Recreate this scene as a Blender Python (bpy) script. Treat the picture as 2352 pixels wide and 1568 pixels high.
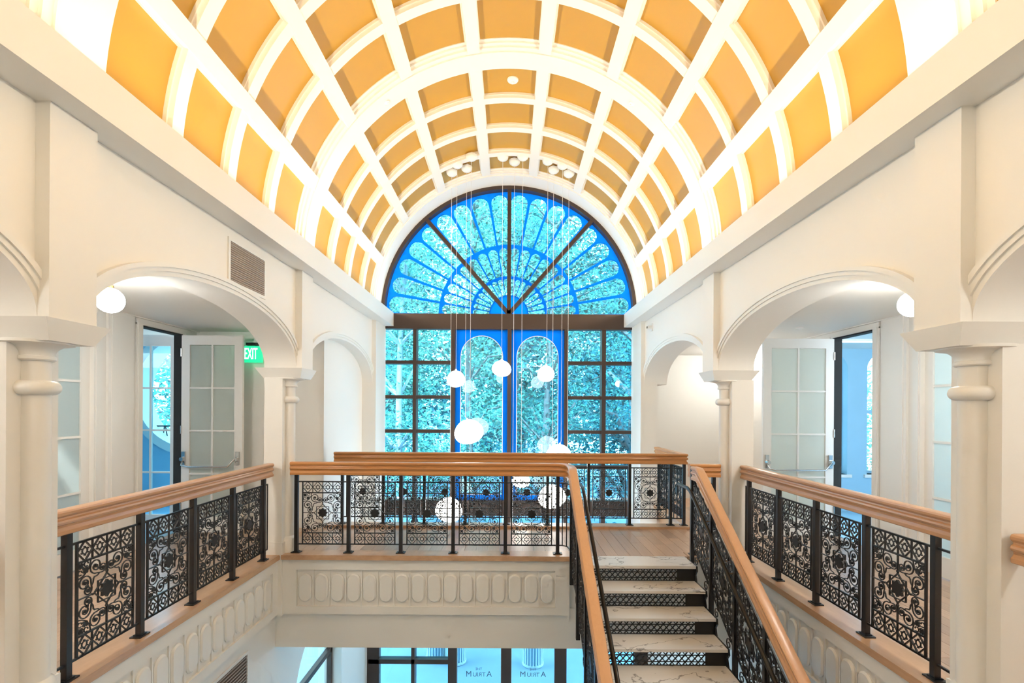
import bpy, math, random
from mathutils import Vector, Matrix
random.seed(7)
PI = math.pi
for o in list(bpy.data.objects):
    bpy.data.objects.remove(o)
SC = bpy.context.scene
COL = SC.collection

# ------------------------------------------------------------------ camera
CAMX, CAMZ = 0.03, 1.70
cam_d = bpy.data.cameras.new('camera')
cam = bpy.data.objects.new('camera', cam_d)
COL.objects.link(cam)
cam_d.sensor_width = 36.0
cam_d.lens = 1144.0 / 2352.0 * 36.0
cam_d.shift_x = 5.0 / 2352.0
cam_d.shift_y = 157.0 / 2352.0
cam_d.clip_end = 500
cam.location = (CAMX, 0, CAMZ)
cam.rotation_euler = (Matrix.Rotation(PI / 2, 3, 'X') @ Matrix.Rotation(math.radians(0.33), 3, 'Z')).to_euler()
SC.camera = cam

# ------------------------------------------------------------------ world, sun, exposure
w = bpy.data.worlds.new('sky')
SC.world = w
w.use_nodes = True
bg = w.node_tree.nodes['Background']
bg.inputs[0].default_value = (0.80, 0.92, 1.0, 1)
bg.inputs[1].default_value = 6.0

sun_d = bpy.data.lights.new('sun', 'SUN')
sun_d.energy = 18.0
sun_d.angle = math.radians(3)
sun_d.color = (0.92, 0.97, 1.0)
sun = bpy.data.objects.new('sun', sun_d)
COL.objects.link(sun)
sun.location = (0, -10, 30)
sun.rotation_euler = Vector((0.25, 0.75, -1.0)).to_track_quat('-Z', 'Y').to_euler()

SC.view_settings.view_transform = 'Standard'
SC.view_settings.look = 'None'
SC.view_settings.gamma = 1
SC.view_settings.use_curve_mapping = False
SC.view_settings.exposure = 0.5
cy = SC.cycles
cy.use_denoising = True
cy.use_adaptive_sampling = True
cy.adaptive_threshold = 0.12
cy.adaptive_min_samples = 16
cy.use_light_tree = False
cy.max_bounces = 6
cy.diffuse_bounces = 4
cy.glossy_bounces = 2
cy.transmission_bounces = 4
cy.transparent_max_bounces = 12
cy.caustics_reflective = False
cy.caustics_refractive = False
cy.sample_clamp_indirect = 8.0

COVE_E = 31.0      # warm strips on the cornices
GLOBE_E = 38.0     # gallery lamps
PEND_E = 7.0      # pendants

def area_light(name, loc, size_x, size_y, direction, energy, color):
    d = bpy.data.lights.new(name, 'AREA')
    d.shape = 'RECTANGLE'
    d.size = size_x
    d.size_y = size_y
    d.energy = energy
    d.color = color
    o = bpy.data.objects.new(name, d)
    COL.objects.link(o)
    o.location = loc
    o.rotation_euler = Vector(direction).to_track_quat('-Z', 'Y').to_euler()
    return o

# ------------------------------------------------------------------ helpers
class MB:
    def __init__(s):
        s.v = []; s.f = []
    def quad(s, a, b, c, d):
        n = len(s.v); s.v += [a, b, c, d]; s.f.append((n, n + 1, n + 2, n + 3)); return s
    def box(s, x0, x1, y0, y1, z0, z1):
        n = len(s.v)
        s.v += [(x0, y0, z0), (x1, y0, z0), (x1, y1, z0), (x0, y1, z0), (x0, y0, z1), (x1, y0, z1), (x1, y1, z1), (x0, y1, z1)]
        s.f += [tuple(n + i for i in q) for q in ((3, 2, 1, 0), (4, 5, 6, 7), (0, 1, 5, 4), (1, 2, 6, 5), (2, 3, 7, 6), (3, 0, 4, 7))]
        return s
    def loft(s, rings, close=True, cap=True):
        n = len(s.v); k = len(rings[0])
        for r in rings: s.v += [tuple(p) for p in r]
        m = k if close else k - 1
        for i in range(len(rings) - 1):
            for j in range(m):
                a = n + i * k + j; b = n + i * k + (j + 1) % k
                s.f.append((a, b, b + k, a + k))
        if cap:
            s.f.append(tuple(n + j for j in reversed(range(k))))
            e = n + (len(rings) - 1) * k
            s.f.append(tuple(e + j for j in range(k)))
        return s
    def prism(s, pts, axis, d0, d1):
        def m(p, d):
            if axis == 'x': return (d, p[0], p[1])
            if axis == 'y': return (p[0], d, p[1])
            return (p[0], p[1], d)
        return s.loft([[m(p, d0) for p in pts], [m(p, d1) for p in pts]])
    def lathe(s, prof, c=(0, 0, 0), n=24, axis='z'):
        rings = []
        for r, z in prof:
            rr = max(r, 1e-4)
            ring = []
            for j in range(n):
                a = 2 * PI * j / n
                if axis == 'z': ring.append((c[0] + rr * math.cos(a), c[1] + rr * math.sin(a), c[2] + z))
                elif axis == 'y': ring.append((c[0] + rr * math.cos(a), c[1] + z, c[2] + rr * math.sin(a)))
                else: ring.append((c[0] + z, c[1] + rr * math.cos(a), c[2] + rr * math.sin(a)))
            rings.append(ring)
        return s.loft(rings)
    def tube(s, pts, r, n=6, closed=False):
        pts = [Vector(p) for p in pts]
        rings = []
        up0 = None
        L = len(pts)
        for i, p in enumerate(pts):
            if closed: t = pts[(i + 1) % L] - pts[i - 1]
            else: t = pts[min(i + 1, L - 1)] - pts[max(i - 1, 0)]
            t.normalize()
            if up0 is None:
                up0 = Vector((0, 0, 1)) if abs(t.z) < 0.9 else Vector((0, 1, 0))
            u = up0 - t * up0.dot(t)
            if u.length < 1e-4: u = t.orthogonal()
            u.normalize(); up0 = u
            v = t.cross(u)
            rr = r[i] if isinstance(r, (list, tuple)) else r
            rings.append([tuple(p + (u * math.cos(2 * PI * (j + .5) / n) + v * math.sin(2 * PI * (j + .5) / n)) * rr) for j in range(n)])
        if closed: rings.append(rings[0])
        return s.loft(rings, cap=not closed)
    def bar2(s, a, b, wd, y0, y1):
        """flat bar in the xz plane from a to b"""
        a = Vector(a); b = Vector(b); t = (b - a).normalized(); q = Vector((-t.y, t.x)) * wd / 2
        pts = [a + q, b + q, b - q, a - q]
        return s.prism([(p.x, p.y) for p in pts], 'y', y0, y1)
    def arcs(s, R0, R1, t0, t1, y0, y1, n, zc):
        rings = []
        for i in range(n + 1):
            t = t0 + (t1 - t0) * i / n
            sn, cs = math.sin(t), math.cos(t)
            rings.append([(R0 * sn, y0, zc + R0 * cs), (R0 * sn, y1, zc + R0 * cs), (R1 * sn, y1, zc + R1 * cs), (R1 * sn, y0, zc + R1 * cs)])
        return s.loft(rings)
    def plate(s, hole, rect, axis, d0, d1):
        """rect (u0,u1,v0,v1) with a star-shaped hole, extruded along axis"""
        cu = sum(p[0] for p in hole) / len(hole); cv = sum(p[1] for p in hole) / len(hole)
        u0, u1, v0, v1 = rect
        def ray(p):
            du, dv = p[0] - cu, p[1] - cv
            best = (1e9, 0)
            for k, (den, num) in enumerate(((du, u1 - cu), (dv, v1 - cv), (du, u0 - cu), (dv, v0 - cv))):
                if abs(den) > 1e-9 and num / den > 1e-9 and num / den < best[0]: best = (num / den, k)
            return (cu + du * best[0], cv + dv * best[0]), best[1]
        corner = {(0, 1): (u1, v1), (1, 2): (u0, v1), (2, 3): (u0, v0), (3, 0): (u1, v0)}
        def m(p, d):
            if axis == 'x': return (d, p[0], p[1])
            if axis == 'y': return (p[0], d, p[1])
            return (p[0], p[1], d)
        N = len(hole)
        rr = [ray(p) for p in hole]
        for i in range(N):
            j = (i + 1) % N
            (a, ka), (b, kb) = rr[i], rr[j]
            poly = [hole[i], a]
            if ka != kb:
                if (ka, kb) in corner: poly.append(corner[(ka, kb)])
                elif (kb, ka) in corner: poly.append(corner[(kb, ka)])
            poly += [b, hole[j]]
            n = len(s.v); k = len(poly)
            s.v += [m(p, d0) for p in poly] + [m(p, d1) for p in poly]
            s.f.append(tuple(n + q for q in reversed(range(k))))
            s.f.append(tuple(n + k + q for q in range(k)))
            s.f.append((n, n + k - 1, n + 2 * k - 1, n + k))
            for q in range(1, k - 2):
                s.f.append((n + q, n + q + 1, n + k + q + 1, n + k + q))
        return s
    def mesh(s, name, mat, smooth=None):
        me = bpy.data.meshes.new(name)
        me.from_pydata(s.v, [], s.f)
        if mat is not None: me.materials.append(mat)
        me.validate()
        import bmesh
        bm = bmesh.new(); bm.from_mesh(me)
        bmesh.ops.remove_doubles(bm, verts=bm.verts, dist=1e-5)
        bmesh.ops.recalc_face_normals(bm, faces=bm.faces)
        bm.to_mesh(me); bm.free()
        if smooth is not None:
            for p in me.polygons: p.use_smooth = True
            try: me.set_sharp_from_angle(angle=math.radians(smooth))
            except Exception: pass
        return me
    def build(s, name, mat, parent=None, smooth=None):
        return link(name, s.mesh(name, mat, smooth), parent)

def link(name, data, parent=None, loc=(0, 0, 0), rot=(0, 0, 0), scale=(1, 1, 1)):
    o = bpy.data.objects.new(name, data)
    COL.objects.link(o)
    o.parent = parent
    o.location = loc; o.rotation_euler = rot; o.scale = scale
    return o

def tag(o, label, cat=None, group=None, kind=None):
    o['label'] = label
    if cat: o['category'] = cat
    if group: o['group'] = group
    if kind: o['kind'] = kind
    return o

def struct(o, label, cat):
    return tag(o, label, cat, kind='structure')

def empty(name, loc=(0, 0, 0), rz=0):
    o = bpy.data.objects.new(name, None)
    COL.objects.link(o); o.location = loc; o.rotation_euler = (0, 0, rz)
    o.empty_display_size = 0.1
    return o

def copy_tree(o, parent=None):
    c = o.copy(); COL.objects.link(c); c.parent = parent
    for ch in [x for x in bpy.data.objects if x.parent == o]:
        copy_tree(ch, c)
    return c

# ------------------------------------------------------------------ materials
def nmat(name):
    m = bpy.data.materials.new(name); m.use_nodes = True
    nt = m.node_tree
    return m, nt, nt.nodes['Principled BSDF']

def mat(name, c, rough=0.5, metal=0.0, var=0.04, scale=3.0, bump=0.0, spec=0.5, rnd=0.0):
    m, nt, b = nmat(name)
    b.inputs['Roughness'].default_value = rough
    b.inputs['Metallic'].default_value = metal
    b.inputs['Specular IOR Level'].default_value = spec
    tc = nt.nodes.new('ShaderNodeTexCoord')
    nz = nt.nodes.new('ShaderNodeTexNoise'); nz.inputs['Scale'].default_value = scale; nz.inputs['Detail'].default_value = 4
    nt.links.new(tc.outputs['Object'], nz.inputs['Vector'])
    mix = nt.nodes.new('ShaderNodeMix'); mix.data_type = 'RGBA'
    mix.inputs[6].default_value = tuple(max(0, x * (1 - var)) for x in c) + (1,)
    mix.inputs[7].default_value = tuple(min(1, x * (1 + var)) for x in c) + (1,)
    nt.links.new(nz.outputs['Fac'], mix.inputs[0])
    out = mix.outputs[2]
    if rnd:
        oi = nt.nodes.new('ShaderNodeObjectInfo')
        mr = nt.nodes.new('ShaderNodeMapRange')
        mr.inputs[3].default_value = 1 - rnd; mr.inputs[4].default_value = 1 + rnd
        nt.links.new(oi.outputs['Random'], mr.inputs[0])
        hs = nt.nodes.new('ShaderNodeHueSaturation')
        nt.links.new(mr.outputs[0], hs.inputs['Value']); nt.links.new(out, hs.inputs['Color'])
        out = hs.outputs[0]
    nt.links.new(out, b.inputs['Base Color'])
    if bump:
        bp = nt.nodes.new('ShaderNodeBump'); bp.inputs['Strength'].default_value = bump; bp.inputs['Distance'].default_value = 0.01
        n2 = nt.nodes.new('ShaderNodeTexNoise'); n2.inputs['Scale'].default_value = scale * 20
        nt.links.new(tc.outputs['Object'], n2.inputs['Vector'])
        nt.links.new(n2.outputs['Fac'], bp.inputs['Height']); nt.links.new(bp.outputs[0], b.inputs['Normal'])
    return m

def wood(name, c1, c2, stretch, rough=0.35, rnd=0.08, coat=0.2):
    m, nt, b = nmat(name)
    tc = nt.nodes.new('ShaderNodeTexCoord')
    mp = nt.nodes.new('ShaderNodeMapping'); mp.inputs['Scale'].default_value = stretch
    oi = nt.nodes.new('ShaderNodeObjectInfo')
    nt.links.new(tc.outputs['Object'], mp.inputs['Vector'])
    cm = nt.nodes.new('ShaderNodeVectorMath'); cm.operation = 'ADD'
    nt.links.new(mp.outputs[0], cm.inputs[0])
    ml = nt.nodes.new('ShaderNodeMath'); ml.operation = 'MULTIPLY'; ml.inputs[1].default_value = 37.0
    nt.links.new(oi.outputs['Random'], ml.inputs[0]); nt.links.new(ml.outputs[0], cm.inputs[1])
    nz = nt.nodes.new('ShaderNodeTexNoise'); nz.inputs['Scale'].default_value = 1.0; nz.inputs['Detail'].default_value = 6; nz.inputs['Roughness'].default_value = .65
    nt.links.new(cm.outputs[0], nz.inputs['Vector'])
    rp = nt.nodes.new('ShaderNodeValToRGB')
    rp.color_ramp.elements[0].position = .3; rp.color_ramp.elements[0].color = c1 + (1,)
    rp.color_ramp.elements[1].position = .7; rp.color_ramp.elements[1].color = c2 + (1,)
    nt.links.new(nz.outputs['Fac'], rp.inputs[0])
    mr = nt.nodes.new('ShaderNodeMapRange'); mr.inputs[3].default_value = 1 - rnd; mr.inputs[4].default_value = 1 + rnd
    nt.links.new(oi.outputs['Random'], mr.inputs[0])
    hs = nt.nodes.new('ShaderNodeHueSaturation')
    nt.links.new(mr.outputs[0], hs.inputs['Value']); nt.links.new(rp.outputs[0], hs.inputs['Color'])
    nt.links.new(hs.outputs[0], b.inputs['Base Color'])
    b.inputs['Roughness'].default_value = rough
    b.inputs['Coat Weight'].default_value = coat
    b.inputs['Coat Roughness'].default_value = .15
    return m

def marble(name):
    m, nt, b = nmat(name)
    tc = nt.nodes.new('ShaderNodeTexCoord')
    geo = nt.nodes.new('ShaderNodeNewGeometry')
    n1 = nt.nodes.new('ShaderNodeTexNoise'); n1.inputs['Scale'].default_value = 1.6; n1.inputs['Detail'].default_value = 5
    nt.links.new(geo.outputs['Position'], n1.inputs['Vector'])
    ad = nt.nodes.new('ShaderNodeVectorMath'); ad.operation = 'MULTIPLY_ADD'; ad.inputs[1].default_value = (.9, .9, .9)
    nt.links.new(n1.outputs['Color'], ad.inputs[0]); nt.links.new(geo.outputs['Position'], ad.inputs[2])
    n2 = nt.nodes.new('ShaderNodeTexNoise'); n2.inputs['Scale'].default_value = 1.3; n2.inputs['Detail'].default_value = 3
    mp = nt.nodes.new('ShaderNodeMapping'); mp.inputs['Scale'].default_value = (.6, 2.0, 2.0); mp.inputs['Rotation'].default_value = (0, 0, .5)
    nt.links.new(ad.outputs[0], mp.inputs['Vector']); nt.links.new(mp.outputs[0], n2.inputs['Vector'])
    sb = nt.nodes.new('ShaderNodeMath'); sb.operation = 'SUBTRACT'; sb.inputs[1].default_value = .5
    ab = nt.nodes.new('ShaderNodeMath'); ab.operation = 'ABSOLUTE'
    nt.links.new(n2.outputs['Fac'], sb.inputs[0]); nt.links.new(sb.outputs[0], ab.inputs[0])
    rp = nt.nodes.new('ShaderNodeValToRGB')
    rp.color_ramp.elements[0].position = 0.0; rp.color_ramp.elements[0].color = (.30, .28, .27, 1)
    rp.color_ramp.elements[1].position = .010; rp.color_ramp.elements[1].color = (.84, .81, .78, 1)
    nt.links.new(ab.outputs[0], rp.inputs[0]); nt.links.new(rp.outputs[0], b.inputs['Base Color'])
    b.inputs['Roughness'].default_value = .18
    return m

def emis(name, c, s, rough=.4, cam_base=(.9, .9, .9)):
    m, nt, b = nmat(name)
    b.inputs['Base Color'].default_value = cam_base + (1,)
    b.inputs['Emission Color'].default_value = c + (1,)
    b.inputs['Emission Strength'].default_value = s
    b.inputs['Roughness'].default_value = rough
    return m

def glass(name, tint, base=.045):
    """thin pane: clear tinted transmission with a fresnel reflection"""
    m = bpy.data.materials.new(name); m.use_nodes = True
    nt = m.node_tree; nt.nodes.clear()
    out = nt.nodes.new('ShaderNodeOutputMaterial')
    tr = nt.nodes.new('ShaderNodeBsdfTransparent'); tr.inputs[0].default_value = tint + (1,)
    gl = nt.nodes.new('ShaderNodeBsdfGlossy'); gl.inputs['Roughness'].default_value = 0.0
    fc = nt.nodes.new('ShaderNodeLayerWeight'); fc.inputs[0].default_value = .5
    pw = nt.nodes.new('ShaderNodeMath'); pw.operation = 'POWER'; pw.inputs[1].default_value = 5.0
    nt.links.new(fc.outputs['Facing'], pw.inputs[0])
    lw = nt.nodes.new('ShaderNodeMath'); lw.operation = 'MULTIPLY_ADD'; lw.inputs[1].default_value = .90; lw.inputs[2].default_value = base
    nt.links.new(pw.outputs[0], lw.inputs[0])
    mx = nt.nodes.new('ShaderNodeMixShader')
    nt.links.new(lw.outputs[0], mx.inputs[0]); nt.links.new(tr.outputs[0], mx.inputs[1]); nt.links.new(gl.outputs[0], mx.inputs[2])
    nt.links.new(mx.outputs[0], out.inputs[0])
    return m

def film(name, c, t=.7):
    m = bpy.data.materials.new(name); m.use_nodes = True
    nt = m.node_tree; nt.nodes.clear()
    out = nt.nodes.new('ShaderNodeOutputMaterial')
    tl = nt.nodes.new('ShaderNodeBsdfTranslucent'); tl.inputs[0].default_value = c + (1,)
    df = nt.nodes.new('ShaderNodeBsdfDiffuse'); df.inputs[0].default_value = c + (1,)
    nz = nt.nodes.new('ShaderNodeTexNoise'); nz.inputs['Scale'].default_value = 2.0
    mx = nt.nodes.new('ShaderNodeMixShader'); mx.inputs[0].default_value = t
    nt.links.new(df.outputs[0], mx.inputs[1]); nt.links.new(tl.outputs[0], mx.inputs[2])
    nt.links.new(mx.outputs[0], out.inputs[0])
    return m

def leafmat(name, c, t=.45):
    m = bpy.data.materials.new(name); m.use_nodes = True
    nt = m.node_tree; nt.nodes.clear()
    out = nt.nodes.new('ShaderNodeOutputMaterial')
    geo = nt.nodes.new('ShaderNodeNewGeometry')
    hs = nt.nodes.new('ShaderNodeHueSaturation'); hs.inputs['Color'].default_value = c + (1,)
    mr = nt.nodes.new('ShaderNodeMapRange'); mr.inputs[3].default_value = .7; mr.inputs[4].default_value = 1.3
    nt.links.new(geo.outputs['Random Per Island'], mr.inputs[0])
    nz = nt.nodes.new('ShaderNodeTexNoise'); nz.inputs['Scale'].default_value = 1.1; nz.inputs['Detail'].default_value = 2
    nt.links.new(geo.outputs['Position'], nz.inputs['Vector'])
    m2 = nt.nodes.new('ShaderNodeMapRange'); m2.inputs[1].default_value = .35; m2.inputs[2].default_value = .65
    m2.inputs[3].default_value = .4; m2.inputs[4].default_value = 1.6
    nt.links.new(nz.outputs['Fac'], m2.inputs[0])
    mm = nt.nodes.new('ShaderNodeMath'); mm.operation = 'MULTIPLY'
    nt.links.new(mr.outputs[0], mm.inputs[0]); nt.links.new(m2.outputs[0], mm.inputs[1])
    nt.links.new(mm.outputs[0], hs.inputs['Value'])
    tl = nt.nodes.new('ShaderNodeBsdfTranslucent'); df = nt.nodes.new('ShaderNodeBsdfDiffuse')
    nt.links.new(hs.outputs[0], tl.inputs[0]); nt.links.new(hs.outputs[0], df.inputs[0])
    mx = nt.nodes.new('ShaderNodeMixShader'); mx.inputs[0].default_value = t
    nt.links.new(df.outputs[0], mx.inputs[1]); nt.links.new(tl.outputs[0], mx.inputs[2])
    nt.links.new(mx.outputs[0], out.inputs[0])
    return m

M = {}
M['wall'] = mat('painted_plaster', (.86, .842, .805), .55, var=.012, scale=1.5)
M['trim'] = mat('white_satin_trim', (.86, .845, .81), .4, var=.01)
M['rib'] = mat('cream_rib_paint', (.86, .82, .755), .5, var=.01)
M['coffer'] = mat('orange_coffer_paint', (.52, .285, .038), .40, var=.04, scale=1.2, rnd=.03)
M['railwood_x'] = wood('oak_rail_lengthwise_x', (.50, .215, .065), (.60, .285, .10), (1.2, 30, 30))
M['railwood_y'] = wood('oak_rail_lengthwise_y', (.55, .30, .150), (.585, .325, .168), (50, 1.2, 50))
M['plank'] = wood('pale_oak_plank', (.46, .30, .20), (.60, .42, .30), (18, 1.5, 18), rough=.32, rnd=.18, coat=.3)
M['ledge'] = wood('oak_ledge', (.46, .27, .15), (.60, .38, .23), (8, 2, 20), rough=.3, rnd=.05)
M['iron'] = mat('black_iron', (.010, .010, .012), .38, metal=0.0, var=.2, scale=30, spec=.6)
M['pipe'] = mat('dark_bronze_pipe', (.028, .024, .020), .28, metal=.6, var=.1)
M['marble'] = marble('white_marble')
M['bronze'] = mat('dark_bronze_frame', (.060, .040, .034), .42, metal=.3, var=.06)
M['film'] = film('blue_screen_film', (.025, .41, .80), .85)
M['glass'] = glass('tinted_pane', (.56, .86, 1.0))
M['glassclear'] = glass('clear_pane', (.80, .95, 1.0))
M['frost'] = film('frosted_glass', (.79, .845, .82), .55)
M['globe'] = emis('lit_opal_globe', (1.0, .97, .90), GLOBE_E)
M['pend'] = emis('lit_pendant_globe', (1.0, .965, .88), PEND_E)
M['brass'] = mat('brass', (.78, .55, .22), .25, metal=1.0, var=.05)
M['chrome'] = mat('brushed_steel', (.62, .62, .62), .25, metal=1.0, var=.05)
M['cord'] = mat('clear_cord', (.80, .80, .80), .4)
M['louver'] = mat('taupe_louver', (.42, .35, .29), .5)
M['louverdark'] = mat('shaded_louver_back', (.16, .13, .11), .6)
M['dark'] = mat('dark_gap', (.02, .02, .02), .8)
M['green'] = emis('green_exit_light', (.01, .62, .26), 1.0, cam_base=(.02, .4, .2))
M['greenpale'] = emis('pale_exit_light', (.55, 1.0, .75), 1.0)
M['cyanpale'] = emis('pale_cyan_light', (.5, .9, 1.0), 2.0)
M['white'] = emis('white_letter', (.85, 1, .92), 1.6)
M['plastic'] = mat('white_plastic', (.85, .85, .84), .4)
M['led'] = emis('warm_led', (1.0, .72, .34), 2.0)
M['loggia'] = mat('blue_lit_render', (.36, .60, .76), .6)  # the blue cast of the light is painted into this wall colour
M['tile'] = mat('pale_floor_tile', (.72, .71, .70), .3)
M['pave'] = mat('pale_paving', (.30, .37, .44), .8, var=.12, scale=2)
M['road'] = mat('asphalt', (.11, .18, .26), .9, var=.2, scale=6)
M['bin'] = mat('white_bin_paint', (.85, .88, .88), .5)
M['bark'] = mat('tree_bark', (.17, .15, .14), .9, var=.3, scale=8)
M['barkpale'] = mat('pale_bark', (.42, .44, .50), .9, var=.2, scale=8)
M['leafa'] = leafmat('teal_green_leaf', (.13, .36, .30))
M['leafb'] = leafmat('bright_green_leaf', (.22, .48, .36))
M['leafc'] = leafmat('deep_green_leaf', (.06, .22, .24))
M['letter'] = mat('etched_letter', (.10, .22, .34), .6)
M['lens'] = mat('black_lens', (.01, .01, .01), .1)
M['facade'] = mat('lilac_facade', (.60, .56, .72), .8)

# ------------------------------------------------------------------ main dimensions
XW, XP, XC, XB = 2.455, 2.379, 2.222, 2.81      # wall face, pilaster face, cornice face, wall back
ZS, ZT = 3.30, 3.546                            # cornice soffit / top
VZ, RR, RP = 3.56, 2.467, 2.537                 # vault centre height, rib radius, panel radius
YB = 9.665                                      # window plane
Y_BACK = -3.2
XG, ZG = 4.45, 2.79                             # gallery back wall, gallery ceiling
PIERS = [(-0.70, -0.38), (2.60, 2.90), (5.76, 6.08), (8.94, YB)]
ZI = 2.17                                       # impost

# ------------------------------------------------------------------ upper side walls with arches
def arch_pts(y0, y1, rise, n=36, off=0.0):
    c = (y0 + y1) / 2; a = (y1 - y0) / 2 + off
    out = []
    for i in range(n + 1):
        t = PI - PI * i / n
        out.append((c + a * math.cos(t), ZI + (rise + off) * abs(math.sin(t)) ** .92))
    return out

RISE = .553
spans = [(-3.2, -0.70), (-.38, 2.60), (2.90, 5.76), (6.08, 8.94)]
for sgn, side in ((-1, 'left'), (1, 'right')):
    pts = [(Y_BACK, 3.62), (Y_BACK, ZI)]
    for (a, b) in spans[1:]:
        pts += [(a, ZI)] + arch_pts(a, b, RISE)[1:-1] + [(b, ZI)]
    pts += [(YB, ZI), (YB, 3.62)]
    mb = MB().prism(pts, 'x', sgn * XW, sgn * (XB + (.0 if sgn < 0 else .04)))
    wl = mb.build('wall_' + side, M['wall'], smooth=35)
    struct(wl, f'white plaster arcade wall with wide arches on the {side} side of the atrium', 'wall')
    # pilasters above the capitals
    for (a, b) in PIERS[:3]:
        MB().box(sgn * XP, sgn * (XW + .01), a, b, ZI, ZS + .01).build('pilaster', M['wall'], wl)
    # arch mouldings: three stepped bands
    for (a, b) in spans[1:]:
        for k, (o0, o1, pr) in enumerate(((0.0, .034, .014), (.034, .066, .026), (.066, .10, .038))):
            inner = arch_pts(a, b, RISE, 40, o0); outer = arch_pts(a, b, RISE, 40, o1)
            rings = []
            for (p, q) in zip(inner, outer):
                rings.append([(sgn * (XW + .005), p[0], p[1]), (sgn * (XW - pr), p[0], p[1]), (sgn * (XW - pr), q[0], q[1]), (sgn * (XW + .005), q[0], q[1])])
            MB().loft(rings).build('arch_moulding', M['trim'], wl, smooth=40)

# end piers beside the window (full height) and the piers below the capitals
for sgn, side in ((-1, 'left'), (1, 'right')):
    e = MB().box(sgn * XP, sgn * 2.66, 8.94, YB - .02, -.70, ZS).build('wall_end_' + side, M['wall'])
    struct(e, f'white end pier between the {side} arch and the big window', 'wall')

# cornice beams with cove
for sgn, n, side in ((-1, 1, 'left'), (1, 2, 'right')):
    o = MB().box(sgn * XC, sgn * XW, Y_BACK, YB, ZS, ZT).box(sgn * XC, sgn * (XC + .035), Y_BACK, YB, ZT, ZT + .012).build(f'trim_{n}', M['trim'])
    struct(o, f'deep white cornice beam running along the {side} foot of the vault', 'cornice')

# columns: pier + engaged shaft + ring + capital
def column(sgn, a, b, label):
    c = (a + b) / 2
    root = empty('column', (sgn * 2.70, c, 0))
    x0, x1 = sgn * 2.60, sgn * (2.81 if sgn < 0 else 2.85)
    dx, dy = -sgn * 2.70, -c
    def bx(mb, xa, xb, ya, yb, za, zb): return mb.box(xa + dx, xb + dx, ya + dy, yb + dy, za, zb)
    bx(MB(), x0, x1, a, b, -.70, 2.06).build('pier', M['wall'], root)
    cx = sgn * 2.595 + dx
    MB().lathe([(.072, .15), (.072, 1.96)], (cx, 0, 0), 28).build('shaft', M['wall'], root, smooth=40)
    ring = []
    for i in range(13):
        t = -PI / 2 + PI * i / 12
        ring.append((.075 + .040 * math.cos(t), 1.806 + .040 * math.sin(t)))
    MB().lathe(ring, (cx, 0, 0), 32).build('ring', M['trim'], root, smooth=50)
    ech = [(.085, 1.955), (.092, 1.962), (.092, 1.978), (.085, 1.982)]
    for i in range(9):
        t = i / 8
        ech.append((.085 + .075 * (1 - math.cos(t * PI / 2)), 1.985 + .058 * math.sin(t * PI / 2)))
    ech += [(.172, 2.046), (.172, 2.062)]
    MB().lathe(ech, (cx, 0, 0), 32).build('echinus', M['trim'], root, smooth=40)
    # abacus: inverted truncated pyramid
    xa, xb = sgn * (XP - .015) + dx, sgn * (XB + .10) + dx
    ya, yb = a - .03 - c, b + .19 - c - .10
    fl = .075
    lo = [(xa + sgn * fl * .55, ya + fl * .8, 2.055), (xb - sgn * fl, ya + fl * .8, 2.055), (xb - sgn * fl, yb - fl, 2.055), (xa + sgn * fl * .55, yb - fl, 2.055)]
    hi = [(xa, ya, ZI), (xb, ya, ZI), (xb, yb, ZI), (xa, yb, ZI)]
    MB().loft([lo, hi]).build('abacus', M['trim'], root)
    base = MB()
    bx(base, x0 - sgn * .012, x1, a - .012, b + .012, -.001, .15)
    base.build('plinth', M['trim'], root)
    MB().lathe([(.098, 0), (.098, .17), (.090, .185), (.074, .20)], (cx, 0, 0), 28).build('shaft_base', M['trim'], root, smooth=40)
    tag(root, label, 'column', 'atrium columns')
    return root
column(-1, 2.60, 2.90, 'white column with ringed shaft at the left edge of the photo')
column(1, 2.60, 2.90, 'white column with ringed shaft at the right edge of the photo')
column(-1, 5.76, 6.08, 'slender white column left of the landing, beside the left gallery railing')
column(1, 5.76, 6.08, 'slender white column right of the landing, beside the right gallery railing')

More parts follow.
